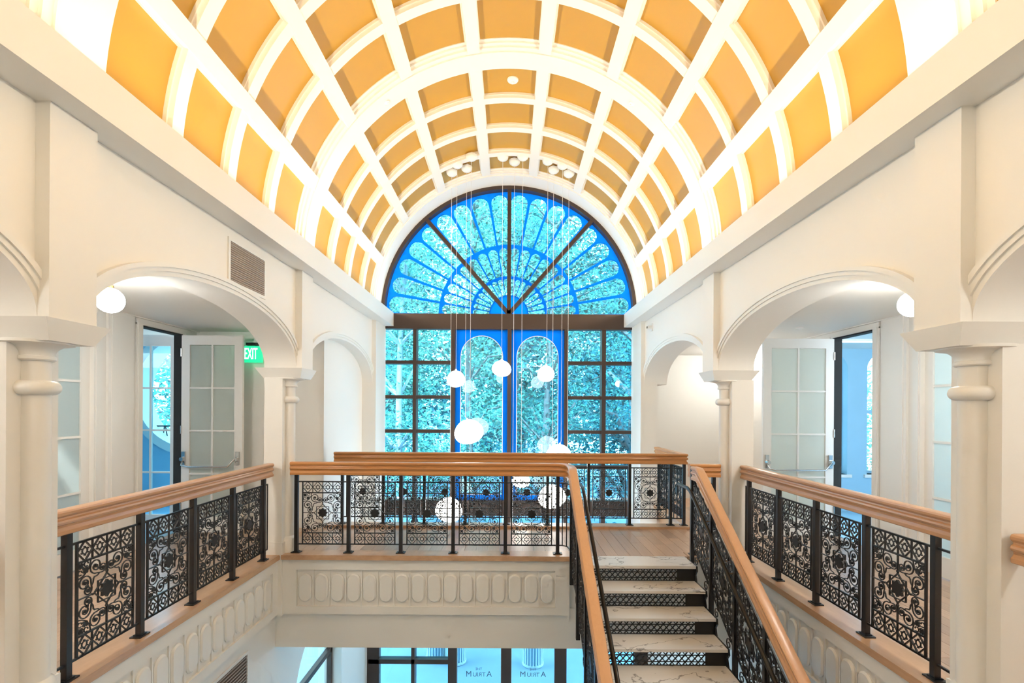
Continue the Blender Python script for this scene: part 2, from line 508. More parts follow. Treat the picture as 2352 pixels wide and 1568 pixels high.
# ------------------------------------------------------------------ vault
shell = MB().arcs(RP + .028, RP + .12, -PI / 2, PI / 2, Y_BACK, YB + .1, 48, VZ).build('ceiling', M['coffer'], smooth=40)
struct(shell, 'coffered barrel vault with orange panels and cream ribs', 'ceiling')
BAYS = [
    dict(y0=-.38, y1=2.56, ribs=[.26, .99, 1.72]),
    dict(y0=3.055, y1=5.88, ribs=[3.655, 4.38, 5.115]),
    dict(y0=6.32, y1=9.12, ribs=[6.905, 7.635, 8.375]),
]
PITCH = math.radians(20)
panel_me = {}
def panel_mesh(length):
    k = round(length, 3)
    if k not in panel_me:
        panel_me[k] = MB().arcs(RP, RP + .03, -PITCH / 2 + .002, PITCH / 2 - .002, 0.002, length - .002, 8, 0).mesh('coffer_panel', M['coffer'], 40)
    return panel_me[k]
lrib_me = {}
for bi, B in enumerate(BAYS):
    edges = [B['y0']] + [v for r in B['ribs'] for v in (r, r + .125)] + [B['y1']]
    for i in range(0, len(edges), 2):
        a, b = edges[i] - (.06 if i else 0.02), edges[i + 1] + .06
        for k in range(-4, 5):
            link('coffer_panel', panel_mesh(b - a), shell, (0, a, VZ), (0, k * PITCH, 0))
    for r in B['ribs']:
        mb = MB().arcs(RR, RP + .035, -PI / 2, PI / 2, r, r + .125, 72, VZ)
        mb.arcs(RP - .030, RP + .035, -PI / 2, PI / 2, r - .014, r + .139, 72, VZ)
        mb.build('cross_rib', M['rib'], shell, smooth=40)
    ya, yb = B['y0'] - .01, B['y1'] + (.12 if bi < 2 else .02)
    me = MB()
    hw = .0305
    me.arcs(RR - (.006 if bi < 2 else .0), RP + .035, -hw, hw, ya, yb, 2, 0)
    me.arcs(RP - .028, RP + .035, -hw - .006, hw + .006, ya, B['y1'], 2, 0)
    me = me.mesh('long_rib', M['rib'], 40)
    for k in (-7, -5, -3, -1, 1, 3, 5, 7):
        link('long_rib', me, shell, (0, 0, VZ), (0, k * PITCH / 2, 0))
def band(y0, y1, near=True, far=False):
    mb = MB()
    st = [(0, RP - .01), (.045, RP - .03), (.09, RR + .018), (.15, RR)]
    for d, r in st:
        mb.arcs(r, RP + .04, -PI / 2, PI / 2, y0 + (d if near else 0), y1, 72, VZ)
    return mb.build('wide_arch_band', M['rib'], shell, smooth=40)
band(-.9, -.38)
band(2.56, 3.055)
band(5.88, 6.32)
band(9.04, YB)
MB().arcs(RR, RP + .04, -PI / 2, PI / 2, Y_BACK, -.9, 48, VZ).build('vault_back', M['rib'], shell, smooth=40)

# devices on the vault
def dome(name, label, cat, theta, y, r, R, matl, h=.04):
    root = empty(name, (R * math.sin(theta), y, VZ + R * math.cos(theta)))
    root.rotation_euler = (0, theta, 0)
    prof = [(r, .0), (r, -.012), (r * .92, -h * .5), (r * .6, -h * .9), (r * .25, -h)]
    MB().lathe(prof, n=24).build('housing', matl, root, smooth=50)
    MB().lathe([(r * .3, -h + .004), (r * .3, -h - .012), (.001, -h - .016)], n=16).build('sensor', matl, root, smooth=50)
    return tag(root, label, cat)
dome('smoke_detector', 'round white smoke detector on the top middle orange coffer', 'detector', math.radians(1.0), 6.63, .075, RP, M['plastic'])
dome('sprinkler_cover', 'small white disc on the wide vault band, left of centre', 'sprinkler', -math.radians(38), 6.18, .035, RR, M['plastic'], .012)
dome('sprinkler_cover', 'small white disc on the wide vault band, right of centre', 'sprinkler', math.radians(38), 6.18, .035, RR, M['plastic'], .012)

# cove lights: warm strips lying on the cornices
for sgn, side in ((-1, 'left'), (1, 'right')):
    root = empty('cove_light', (sgn * 2.34, 3.2, ZT))
    MB().box(-.02, .02, -6.2, 6.2, 0.001, .012).build('strip', M['led'], root)
    tag(root, f'warm light strip hidden on top of the {side} cornice', 'light strip')
    WARM = (1.0, .86, .64)
    for (a, b, k) in ((-3.0, -.5, 1.2), (-.3, 2.5, 1.25), (3.1, 5.8, 1.0), (6.4, 9.0, .8)):  # first stretch, out of view, is added to light the lower fascias
        area_light('cove_lamp', (sgn * 2.30, (a + b) / 2, ZT + .035), b - a, .05, (-sgn * .9, 0, .85), COVE_E * k, WARM)
    for yc, k in ((2.88, .10), (6.15, .34), (9.3, .10)):
        area_light('band_uplight', (sgn * 2.30, yc, ZT + .035), .3, .05, (-sgn * .8, 0, 1), COVE_E * k, WARM)

# ------------------------------------------------------------------ rear and outer shell of the building
MB().box(-4.6, 4.6, Y_BACK - .1, Y_BACK, -4.4, 6.3).build('wall_back', M['wall'])  # unseen, put in to bounce light and keep sun and sky out
struct(bpy.data.objects['wall_back'], 'unseen white wall closing the atrium behind the viewer, added for light bounce', 'wall')

# ------------------------------------------------------------------ galleries
def plank_floor(parent, x0, x1, y0, y1, z, wd=.135):
    n = max(1, round((x1 - x0) / wd)); wd = (x1 - x0) / n
    for i in range(n):
        y = y0 - random.uniform(0, .8)
        while y < y1:
            L = random.uniform(.8, 1.5)
            a, b = max(y, y0), min(y + L, y1)
            if b - a > .03:
                link('plank', PL, parent, (x0 + wd * (i + .5), (a + b) / 2, z), (0, 0, 0), (wd - .003, b - a - .003, 1))
            y += L
PL = MB().box(-.5, .5, -.5, .5, -.012, .0).mesh('plank', M['plank'])

for sgn, side in ((-1, 'left'), (1, 'right')):
    yend = 7.11 if sgn < 0 else 9.9
    xin = 2.74
    mb = MB().box(sgn * xin, sgn * (XG + .1), Y_BACK, yend, -.40, -.012)
    fl = mb.build('floor_' + side, M['ledge'])
    struct(fl, f'pale oak plank floor of the {side} gallery', 'floor')
    x0, x1 = sorted((sgn * 2.85, sgn * XG))
    plank_floor(fl, x0, x1, 2.2, min(yend, 8.8), 0)
    c = MB().box(sgn * (XB - .02), sgn * (XG + .1), Y_BACK, yend, ZG, ZG + .12).build('ceiling_' + side, M['wall'])
    struct(c, f'flat white ceiling of the {side} gallery', 'ceiling')
    # back wall with two door openings
    mb = MB()
    X0, X1 = sgn * XG, sgn * (XG + .12)
    for a, b in ((Y_BACK, 4.10), (5.34, 6.05), (6.82, yend)):
        mb.box(X0, X1, a, b, 0, ZG)
    for a, b in ((4.10, 5.34), (6.05, 6.82)):
        mb.box(X0, X1, a, b, 2.705, ZG)
    gw = mb.build('wall_gallery_' + side, M['wall'])
    struct(gw, f'white rear wall of the {side} gallery with doorways', 'wall')
    # casings, pilaster strips, baseboard
    for a, b, z in ((4.0, 4.10, 2.72), (5.34, 5.44, 2.72), (5.95, 6.05, 2.72), (6.82, 6.90, 2.72)):
        MB().box(X0 - sgn * .022, X0, a, b, 0, z).box(X0 - sgn * .03, X0, a + .02, b - .055, 0, z).build('door_casing', M['trim'], gw)
    for a, b in ((4.0, 5.44), (5.95, 6.90)):
        MB().box(X0 - sgn * .024, X0, a, b, 2.705, 2.775).build('door_casing', M['trim'], gw)
    MB().box(X0 - sgn * .03, X0, 5.52, 5.90, 0, ZG).box(X0 - sgn * .04, X0, 5.56, 5.86, 0, ZG).build('wall_pilaster', M['trim'], gw)
    bb = MB().box(X0 - sgn * .014, X0, Y_BACK, 4.0, 0, .14).box(X0 - sgn * .014, X0, 6.90, yend, 0, .14).build('baseboard_' + side, M['trim'])
    struct(bb, f'white baseboard along the {side} gallery rear wall', 'baseboard')
    # crown line under ceiling
    MB().box(X0 - sgn * .05, X0, Y_BACK, yend, ZG - .012, ZG).build('ceiling_line', M['trim'], gw)

# left gallery end wall and the blank wall behind the far left arch
o = MB().box(-XG - .1, -2.66, 7.11, 7.2, -.4, 3.4).box(-2.66, -2.625, 7.11, YB, -.70, 3.4).build('wall_stub', M['wall'])
struct(o, 'white wall closing the left gallery, behind the far left arch', 'wall')
MB().box(-XG, -2.63, 7.095, 7.11, 0, .14).build('skirting', M['trim'], o)
o = MB().box(2.62, XG + .12, 9.9, 10.0, -.4, 3.4).build('wall_far', M['wall'])
struct(o, 'cream end wall of the right gallery seen through the far right arch', 'wall')
MB().box(2.7, XG, 9.885, 9.9, 0, .14).build('skirting', M['trim'], o)
# wall between gallery and window plane on the right (closes the return)
MB().box(2.655, 2.68, YB - .72, 9.9, -.4, 2.2).build('return', M['wall'], o)

# ------------------------------------------------------------------ doors
def door_leaf(name, wd, ht, cols, rows, gl, zt=.13, zb=.22, st=.11, bar=False, barside=1, thick=.045):
    """leaf in local xz plane, x from 0 to wd"""
    root = empty(name)
    t = thick / 2
    MB().box(0, st, -t, t, .01, ht).box(wd - st, wd, -t, t, .01, ht).box(st, wd - st, -t, t, ht - zt, ht).box(st, wd - st, -t, t, .01, zb).build('frame', M['trim'], root)
    gw, gh = wd - 2 * st, ht - zt - zb
    for i in range(1, cols):
        x = st + gw * i / cols
        MB().box(x - .012, x + .012, -t * .8, t * .8, zb, ht - zt).build('muntin', M['trim'], root)
    for j in range(1, rows):
        z = zb + gh * j / rows
        MB().box(st, wd - st, -t * .75, t * .75, z - .012, z + .012).build('muntin', M['trim'], root)
    for i in range(cols):
        for j in range(rows):
            xa, xb = st + gw * i / cols, st + gw * (i + 1) / cols
            za, zb_ = zb + gh * j / rows, zb + gh * (j + 1) / rows
            MB().box(xa + .004, xb - .004, -.005, .005, za + .004, zb_ - .004).build('pane', gl, root)
    if bar:
        zbar = .91
        y = -t - .075
        pb = MB().tube([(.04, y + .045, zbar + .09), (.05, y, zbar + .02), (.14, y, zbar), (wd - .16, y, zbar), (wd - .07, y, zbar + .10), (wd - .055, y + .05, zbar + .11)], .012, 10).build('push_bar', M['chrome'], root, smooth=60)
        for xx in (.045, wd - .055):
            MB().box(xx - .024, xx + .024, -t - .03, -t, zbar + .02, zbar + .20).lathe([(.026, -.055), (.032, -.02), (.032, 0)], (xx, -t - .02, zbar + .10), 16, 'y').build('lock_plate', M['chrome'], pb, smooth=50)
    return root

for sgn, side, n in ((-1, 'left', 1), (1, 'right', 4)):
    # open leaf standing at right angles to the wall
    wl_ = .83 if sgn < 0 else .96
    d = door_leaf(f'door_{n}', wl_, 2.69, 2, 4, M['frost'], bar=True)
    d.location = (-XG + .01, 6.80, 0) if sgn < 0 else (XG - .01 - wl_, 6.80, 0)
    struct(d, f'white glazed door leaf with frosted panes and steel push bar standing open in the {side} gallery', 'door')
    xh = .0 if sgn < 0 else wl_
    for z in (.3, 1.35, 2.4):
        MB().lathe([(.012, 0), (.012, .11)], (xh, -.026, z), 10).build('hinge', M['chrome'], d)
    # frosted double leaf
    d = door_leaf(f'door_{n + 1}', 1.24, 2.69, 2, 4, M['frost'], st=.10)
    d.rotation_euler = (0, 0, PI / 2)
    d.location = (sgn * (XG + .05), 4.10, 0)
    struct(d, f'white glazed door with frosted panes, closed, next to the {side} edge column', 'door')
    f = MB().box(sgn * XG, sgn * (XG + .12), 6.05, 6.06, 0, 2.705).box(sgn * (XG - .0), sgn * (XG + .12), 6.812, 6.82, 0, 2.705).box(sgn * XG, sgn * (XG + .12), 6.05, 6.82, 2.69, 2.705).build(f'trim_{n + 2}', M['dark'])
    struct(f, f'dark metal frame lining the open doorway of the {side} gallery', 'door frame')

# clear glazed leaf beyond the left doorway and the rooms beyond
d = door_leaf('door_3', .74, 2.69, 2, 4, M['glass'], st=.09)
d.location = (-5.33, 6.93, 0)
struct(d, 'clear glazed white door leaf seen through the left doorway', 'door')

def circle(cx, cz, r, n=48, sx=1.0):
    return [(cx + r * sx * math.cos(2 * PI * i / n), cz + r * math.sin(2 * PI * i / n)) for i in range(n)]
def archhole(x0, x1, z0, zs, n=16):
    r = (x1 - x0) / 2; c = (x0 + x1) / 2
    pts = [(c + r * math.cos(PI * i / n), zs + r * math.sin(PI * i / n)) for i in range(n + 1)]
    k = 6
    pts += [(x0, zs + (z0 - zs) * i / k) for i in range(1, k + 1)]
    pts += [(x0 + (x1 - x0) * i / k, z0) for i in range(1, k + 1)]
    pts += [(x1, z0 + (zs - z0) * i / k) for i in range(1, k)]
    return pts
def segarch(x0, x1, z0, zs, rise, n=16):
    c = (x0 + x1) / 2; r = (x1 - x0) / 2
    pts = [(c + r * math.cos(PI * i / n), zs + rise * math.sin(PI * i / n)) for i in range(n + 1)]
    k = 6
    pts += [(x0, zs + (z0 - zs) * i / k) for i in range(1, k + 1)]
    pts += [(x0 + (x1 - x0) * i / k, z0) for i in range(1, k + 1)]
    pts += [(x1, z0 + (zs - z0) * i / k) for i in range(1, k)]
    return pts

# left loggia: wall with round opening
mb = MB().plate(circle(-5.45, 1.98, .98), (-8.0, -XG - .12, -.3, 3.2), 'y', 8.6, 8.95)
o = mb.build('wall_loggia_left', M['loggia'], smooth=40)
struct(o, 'loggia wall, blue light put into its paint, with a big round opening beyond the left doorway', 'wall')
rg = MB()
rg.loft([[(-5.45 + r * math.cos(a), y, 1.98 + r * math.sin(a)) for r, y in ((.96, 8.98), (.96, 8.56), (1.10, 8.56), (1.10, 8.6))] for a in [2 * PI * i / 48 for i in range(49)]], cap=False)
rg.build('round_surround', M['wall'], o, smooth=40)
o = MB().box(-8.1, -8.0, 3.9, 8.95, -.3, 3.2).box(-8.1, -XG - .12, 3.8, 3.9, -.3, 2.5).build('wall_sky_block_left', M['loggia']); struct(o, 'unseen walls added to dim the loggia beyond the left doorway', 'wall')  # out of view; added, with a gap on top, to darken the loggia
o = MB().box(-8.0, -XG - .12, 3.9, 8.95, -.3, -.012).build('floor_loggia_left', M['loggia']); struct(o, 'pale floor of the loggia beyond the left doorway', 'floor')
o = MB().box(-8.0, -XG - .12, 3.9, 8.95, ZG, ZG + .15).build('ceiling_loggia_left', M['wall']); struct(o, 'white soffit of the loggia beyond the left doorway', 'ceiling')
root = empty('loggia_railing', (-5.45, 8.8, 1.1))
MB().tube([(-.9, 0, .28), (.9, 0, .28)], .014, 6).build('top_rail', M['iron'], root)
for k in range(-3, 4):
    x = k * .25
    MB().tube([(x - .1, 0, .27), (x - .06, 0, .05), (x + .02, 0, -.06), (x + .1, 0, .04), (x + .13, 0, .27)], .010, 5).build('scroll', M['iron'], root)
MB().tube([(-.92, 0, .22), (-.55, 0, -.02), (0, 0, -.1), (.55, 0, -.02), (.92, 0, .22)], .012, 5).build('bottom_rail', M['iron'], root)
tag(root, 'thin dark curved railing inside the round opening beyond the left doorway', 'railing')

# right loggia with arched windows
mb = MB()
mb.plate(segarch(5.18, 5.86, .62, 2.45, .28), (XG + .12, 6.02, -.3, 3.2), 'y', 8.6, 8.9)
mb.plate(segarch(6.20, 6.88, .62, 2.45, .28), (6.02, 8.0, -.3, 3.2), 'y', 8.6, 8.9)
o = mb.build('wall_loggia_right', M['loggia'], smooth=40)
struct(o, 'room wall, blue light put into its paint, with arched windows beyond the right doorway', 'wall')
for i, x in enumerate((5.18, 6.20)):
    wn = empty(f'window_{i + 2}', (x, 8.82, .62))
    m_ = segarch(0, .68, 0, 1.83, .28); i_ = segarch(.05, .63, .05, 1.83, .24)
    fr = MB(); n_ = len(m_)
    fr.loft([[(m_[k % n_][0], 0, m_[k % n_][1]), (m_[k % n_][0], -.06, m_[k % n_][1]), (i_[k % n_][0], -.06, i_[k % n_][1]), (i_[k % n_][0], 0, i_[k % n_][1])] for k in range(n_ + 1)], cap=False)
    fr.box(.05, .63, -.05, -.005, 1.05, 1.11)
    fr.build('window_frame', M['loggia'], wn)
    MB().prism([p for p in i_], 'y', -.03, -.024).build('pane', M['glassclear'], wn)
    MB().box(-.06, .74, -.26, .0, -.05, 0).build('window_sill', M['trim'], wn)
    struct(wn, ('arched window nearer the doorway in the blue-lit room on the right', 'arched window further right in the blue-lit room beyond the right doorway')[i], 'window')
o = MB().box(8.0, 8.1, 3.9, 8.95, -.3, 3.2).box(XG + .12, 8.1, 3.8, 3.9, -.3, 1.5).build('wall_sky_block_right', M['loggia']); struct(o, 'unseen walls added to cut sky light in the room beyond the right doorway', 'wall')  # out of view; added, near end kept low, to limit incoming sky light
o = MB().box(XG + .12, 8.0, 3.9, 8.95, -.3, -.012).build('floor_loggia_right', M['loggia']); struct(o, 'pale floor of the room beyond the right doorway', 'floor')
o = MB().box(XG + .12, 8.0, 3.9, 8.95, ZG, ZG + .15).build('ceiling_loggia_right', M['wall']); struct(o, 'pale ceiling of the room beyond the right doorway', 'ceiling')

# ------------------------------------------------------------------ landing, ledges, fascias
LX = .735   # landing fascia ends here (stair opening)
mb = MB().box(-2.66, 2.66, 5.84, 7.30, -.62, -.012).box(-2.70, 2.70, 5.83, 6.2, -1.09, -.62)
fl = mb.build('floor_landing', M['wall'])
struct(fl, 'oak plank landing bridging the atrium in front of the window', 'floor')
plank_floor(fl, -2.75, 2.85, 5.82, 7.16, 0, .14)
# ledge caps
lg = MB().box(-2.60, LX + .02, 5.745, 5.97, -.045, .012).build('trim_11', M['ledge']); struct(lg, 'oak ledge board under the front landing railing', 'ledge')
lg = MB().box(-2.62, 2.64, 7.14, 7.36, -.045, .035).build('trim_12', M['ledge']); struct(lg, 'oak kerb board under the railing nearest the window', 'ledge')
lg = MB().box(2.12, 2.60, 5.745, 5.97, -.045, .012).build('trim_13', M['ledge']); struct(lg, 'short oak ledge board right of the stair head', 'ledge')
for sgn, n, side in ((-1, 14, 'left'), (1, 15, 'right')):
    lg = MB().box(sgn * 2.618, sgn * 2.86, 2.90, 5.76, -.045, .012).box(sgn * 2.618, sgn * 2.86, Y_BACK, 2.60, -.045, .012).build(f'trim_{n}', M['ledge'])
    struct(lg, f'oak ledge board under the {side} gallery railing', 'ledge')
MB().box(2.618, 2.86, 6.08, 8.94, -.045, .012).build('ledge_far', M['ledge'], lg)

# oval panels
def pill(hw, hh, d):
    def outline(w_, h_, n=10):
        pts = []
        for i in range(n + 1):
            a = PI * i / n; pts.append((w_ * math.cos(a), h_ - w_ + w_ * math.sin(a)))
        for i in range(n + 1):
            a = PI + PI * i / n; pts.append((w_ * math.cos(a), -(h_ - w_) + w_ * math.sin(a)))
        return pts
    rings = [[(x, .0, z) for x, z in outline(hw, hh)], [(x, -d * .5, z) for x, z in outline(hw, hh)], [(x, -d, z) for x, z in outline(hw - .014, hh - .014)], [(x, -d, z) for x, z in outline(hw - .02, hh - .02)]]
    return MB().loft(rings).mesh('oval_panel', M['trim'], 30)
PILL = pill(.077, .165, .026)
def fascia(name, label, length, matrix_loc, rz, cells, z0=-.684, z1=-.045):
    """fascia in local xz plane, facing -y, x from 0 to length"""
    root = empty(name, matrix_loc, rz)
    struct(root, label, 'wall')
    zc = -.382; hh = .212; pitch = .188
    tot = cells * pitch; xs = (length - tot) / 2
    MB().box(0, length, .028, .07, z0, z1).build('backing', M['wall'], root)
    MB().box(0, length, 0, .036, zc + hh, z1).box(0, length, 0, .036, z0, zc - hh).box(0, xs, 0, .036, zc - hh, zc + hh).box(xs + tot, length, 0, .036, zc - hh, zc + hh).build('frame', M['wall'], root)
    div = MB().box(-.007, .007, .014, .036, zc - hh, zc + hh).mesh('divider', M['trim'])
    for i in range(cells):
        link('oval_panel', PILL, root, (xs + pitch * (i + .5), .029, zc))
        if i: link('divider', div, root, (xs + pitch * i, 0, 0))
    return root
fascia('wall_fascia_landing', 'white landing fascia with a row of raised oval panels', LX + 2.60, (-2.60, 5.785, 0), 0, 16)
fascia('wall_fascia_left', 'white balcony fascia with raised oval panels below the left railing', 2.90, (-2.645, 2.88, 0), PI / 2, 14)
fascia('wall_fascia_right', 'white balcony fascia with raised oval panels below the right railing', 2.90, (2.645, 5.78, 0), -PI / 2, 14)
for sgn, side in ((-1, 'left'), (1, 'right')):
    o = MB().box(sgn * 2.645, sgn * 2.72, Y_BACK, 2.60, -.684, -.045).build('wall_fascia_near_' + side, M['wall']); struct(o, f'plain white balcony fascia nearest the viewer on the {side}', 'wall')
o = MB().box(2.14, 2.60, 5.785, 5.83, -.684, -.045).build('wall_fascia_stub', M['wall']); struct(o, 'short white fascia right of the stair head', 'wall')
o = MB().box(-2.62, 2.66, 7.30, 7.33, -.70, -.045).build('wall_fascia_window', M['wall']); struct(o, 'white landing fascia facing the window', 'wall')

# lower walls and floor
o = MB().plate(archhole(6.35, 8.15, -4.3, -2.2, 24), (Y_BACK, YB, -4.4, -.66), 'x', -2.70, -2.98).build('wall_lower_left', M['wall'], smooth=40)
struct(o, 'white lower wall on the left with a glazed arch', 'wall')
wn = empty('window_4', (-2.9, 6.35, -4.3))
MB().prism([(p[0] - 6.35, p[1] + 4.3) for p in archhole(6.35, 8.15, -4.3, -2.2, 24)], 'x', 0, .008).build('pane', M['glassclear'], wn)
MB().box(-.02, .05, 0, 1.8, 2.05, 2.13).box(-.02, .05, 1.74, 1.8, 0, 2.2).build('window_frame', M['bronze'], wn)
struct(wn, 'arched glazing with dark transom low on the left, below the landing', 'window')
o = MB().box(2.72, 2.95, Y_BACK, YB, -4.4, -.66).build('wall_lower_right', M['wall']); struct(o, 'white lower wall on the right behind the stair', 'wall')
o = MB().box(-4.7, -4.6, 4.0, YB + .1, -4.4, -.4).build('wall_shop', M['loggia']); struct(o, 'wall with blue light put into its paint, in the room behind the lower left arch', 'wall')
o = MB().box(-4.6, 4.6, Y_BACK, YB + .1, -4.55, -4.4).build('floor_lower', M['tile']); struct(o, 'pale tiled lower floor of the atrium', 'floor')

# vents
def vent(name, label, y0, y1, z0, z1, x, sgn, nsl):
    root = empty(name, (x, (y0 + y1) / 2, z0))
    w_ = (y1 - y0) / 2; h = z1 - z0
    f = .03
    def b(mb, xa, xb, ya, yb, za, zb): return mb.box(-sgn * xa, -sgn * xb, ya, yb, za, zb)
    mb = MB(); b(mb, 0, .012, -w_, w_, 0, f); b(mb, 0, .012, -w_, w_, h - f, h); b(mb, 0, .012, -w_, -w_ + f, f, h - f); b(mb, 0, .012, w_ - f, w_, f, h - f)
    mb.build('frame', M['trim'], root)
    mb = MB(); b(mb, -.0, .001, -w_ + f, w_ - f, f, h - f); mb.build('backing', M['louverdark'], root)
    p = (h - 2 * f) / nsl
    sl = MB(); 
    sl.loft([[(-sgn * .001, yy, 0), (-sgn * .001, yy, p * .35), (-sgn * .012, yy, p * .75), (-sgn * .012, yy, p * .45)] for yy in (-w_ + f, w_ - f)])
    me = sl.mesh('slat', M['louver'])
    for i in range(nsl): link('slat', me, root, (0, 0, f + p * i))
    return tag(root, label, 'vent')
vent('air_vent', 'louvred air vent with white frame on the wall above the left arch', 4.37, 5.04, 2.80, 3.21, -XW, -1, 18)
vent('air_vent', 'louvred air vent on the lower left wall beneath the oval panels', 4.35, 5.22, -1.50, -.83, -2.70, -1, 18)

# security camera on the right wall
root = empty('security_camera', (XW, 8.5, 3.12))
MB().box(-.02, 0, -.04, .04, -.06, .06).build('mount', M['plastic'], root)
MB().lathe([(.025, -.09), (.034, -.085), (.034, -.02), (.02, -.015)], n=16, axis='x').build('body', M['plastic'], root, smooth=40)
MB().lathe([(.02, -.093), (.024, -.088)], n=16, axis='x').build('lens', M['lens'], root)
tag(root, 'small white security camera on the wall above the far right arch', 'camera')

# ------------------------------------------------------------------ ironwork
PW, PH, PB = .471, .732, .131       # panel width, height, border height
def spiral(cx, cz, r0, r1, a0, turns, n=16, sg=1):
    return [(cx + (r0 + (r1 - r0) * (i / n)) * math.cos(a0 + sg * 2 * PI * turns * i / n), cz + (r0 + (r1 - r0) * (i / n)) * math.sin(a0 + sg * 2 * PI * turns * i / n)) for i in range(n + 1)]
def panel_geo(shear=0.0):
    mb = MB(); hw = PW / 2
    t = .0065
    def bar(a, b, w_=.008, d=.006): mb.bar2(a, b, w_, -d, d)
    # frame
    for z in (0, PB, PH - PB, PH): bar((-hw, z), (hw, z), .012, .007)
    for x in (-hw, hw): bar((x, 0), (x, PH), .013, .007)
    # border cells
    cw = PW / 4
    for z0 in (0, PH - PB):
        zc = z0 + PB / 2
        for i in range(4):
            xc = -hw + cw * (i + .5); a = cw / 2; b = PB / 2
            if i: bar((xc - a, z0), (xc - a, z0 + PB), .006)
            for (p, q) in (((xc - a, zc), (xc, zc + b)), ((xc, zc + b), (xc + a, zc)), ((xc + a, zc), (xc, zc - b)), ((xc, zc - b), (xc - a, zc))):
                bar(p, q, .006)
            mb.tube([(xc + .020 * math.cos(2 * PI * k / 10), 0, zc + .020 * math.sin(2 * PI * k / 10)) for k in range(10)], .0048, 4, closed=True)
            for k in range(6):
                an = 2 * PI * k / 6 + PI / 6
                bar((xc + .022 * math.cos(an), zc + .022 * math.sin(an)), (xc + .031 * math.cos(an), zc + .031 * math.sin(an)), .008)
    zc = PH / 2
    # spokes from the middle of each side
    h = hw
    for a in range(4):
        c, s = math.cos(a * PI / 2), math.sin(a * PI / 2)
        bar((c * .10, zc + s * .10), (c * h, zc + s * h), .007)
    # two overlapping squares around the star, with ring of arcs
    for rot in (0, PI / 4):
        r = .072 * math.sqrt(2)
        q = [(r * math.cos(rot + PI / 4 + k * PI / 2), zc + r * math.sin(rot + PI / 4 + k * PI / 2)) for k in range(4)]
        for k in range(4): bar(q[k], q[(k + 1) % 4], .0055)
    # C scrolls
    def curl(cx, cz, r0, r1, aend, turns, n):
        out = []
        for i in range(n + 1):
            t = i / n
            a = math.radians(aend) + (1 - t) * turns * 2 * PI
            r = r0 + (r1 - r0) * t ** .8
            out.append((cx + r * math.cos(a), cz + r * math.sin(a)))
        return out
    big = curl(.090, .177, .010, .050, -100, 1.55, 24)
    small = curl(.037, .152, .008, .031, -100, 1.45, 18)
    small = [(2 * .037 - x, z) for x, z in small][::-1]
    csc = big + small
    arm = [(.060, .124), (.075, .112), (.098, .108), (.112, .098)]
    for mir in (1, -1):
        for a in range(4):
            c, s = math.cos(a * PI / 2), math.sin(a * PI / 2)
            def tr(p): x, z = p[0] * mir, p[1]; return (x * c - z * s, 0, zc + x * s + z * c)
            mb.tube([tr(p) for p in csc], .0050, 4)
            mb.tube([tr(p) for p in arm], .0048, 4)
            for (px_, pz_, rr) in ((.090, .177, .012), (.037, .152, .010), (.064, .158, .009), (.0, .118, .008)):
                p = tr((px_, pz_))
                mb.lathe([(rr, -.007), (rr, .007)], p, 6, 'y')
    # corner quatrefoils and arcs
    for sx in (1, -1):
        for sz in (1, -1):
            arc = [(sx * (hw - .105 * math.cos(PI / 2 * i / 8)), 0, zc + sz * (hw - .105 * math.sin(PI / 2 * i / 8))) for i in range(9)]
            mb.tube(arc, .0048, 4)
            for (qx, qz) in ((.207, .207), (.172, .172)):
                for an in (PI / 4, -PI / 4):
                    c, s = math.cos(an) * .020, math.sin(an) * .020
                    bar((sx * qx - c, zc + sz * qz - s), (sx * qx + c, zc + sz * qz + s), .014, .006)
            for (qx, qz) in ((.212, .165), (.165, .212)):
                mb.tube([(sx * qx + .016 * math.cos(k * PI / 3.5), 0, zc + sz * qz + .016 * math.sin(k * PI / 3.5)) for k in range(7)], .0045, 4)
    if shear: mb.v = [(x, y, z + shear * x) for x, y, z in mb.v]
    return mb
def star_geo(shear=0.0):
    mb = MB(); pts = []
    for i in range(16):
        r = .060 if i % 2 == 0 else .043
        a = PI * i / 8
        pts.append((r * math.cos(a), r * math.sin(a)))
    mb.prism(pts, 'y', -.009, .009)
    if shear: mb.v = [(x, y, z + shear * x) for x, y, z in mb.v]
    return mb
SLOPE = .649
PANEL, STAR = panel_geo().mesh('scroll_panel', M['iron']), star_geo().mesh('star_medallion', M['iron'])
PANEL_S, STAR_S = panel_geo(SLOPE).mesh('scroll_panel', M['iron']), star_geo(SLOPE).mesh('star_medallion', M['iron'])
POST = MB().box(-.02, .02, -.02, .02, 0, .92).box(-.052, .052, -.04, .04, 0, .010).box(-.03, .03, -.028, .028, .01, .018).mesh('post', M['iron'])
BAR = MB().box(-.5, .5, -.007, .007, -.007, .007).mesh('cross_bar', M['iron'])

PROF = [(.036, 0), (.042, .005), (.042, .026), (.034, .034), (.027, .046), (.029, .060), (.040, .066), (.046, .078), (.043, .090), (.031, .098), (.029, .108), (.039, .116), (.045, .124), (.046, .138), (.039, .148), (.026, .152)]
PROF = PROF + [(-a, b) for a, b in reversed(PROF)]
def handrail(path, m, parent, name='handrail'):
    """path: (x,y,z) of the rail underside centre"""
    P = [Vector(p) for p in path]; rings = []
    for i, p in enumerate(P):
        t0 = (P[i] - P[i - 1]) if i else (P[1] - P[0])
        t1 = (P[i + 1] - P[i]) if i < len(P) - 1 else t0
        t0 = Vector((t0.x, t0.y, 0)).normalized(); t1 = Vector((t1.x, t1.y, 0)).normalized()
        t = (t0 + t1).normalized(); s = Vector((t.y, -t.x, 0)) / max(.35, t.dot(t0))
        rings.append([(p.x + s.x * a, p.y + s.y * a, p.z + b) for a, b in PROF])
    return MB().loft(rings).build(name, m, parent, smooth=30)

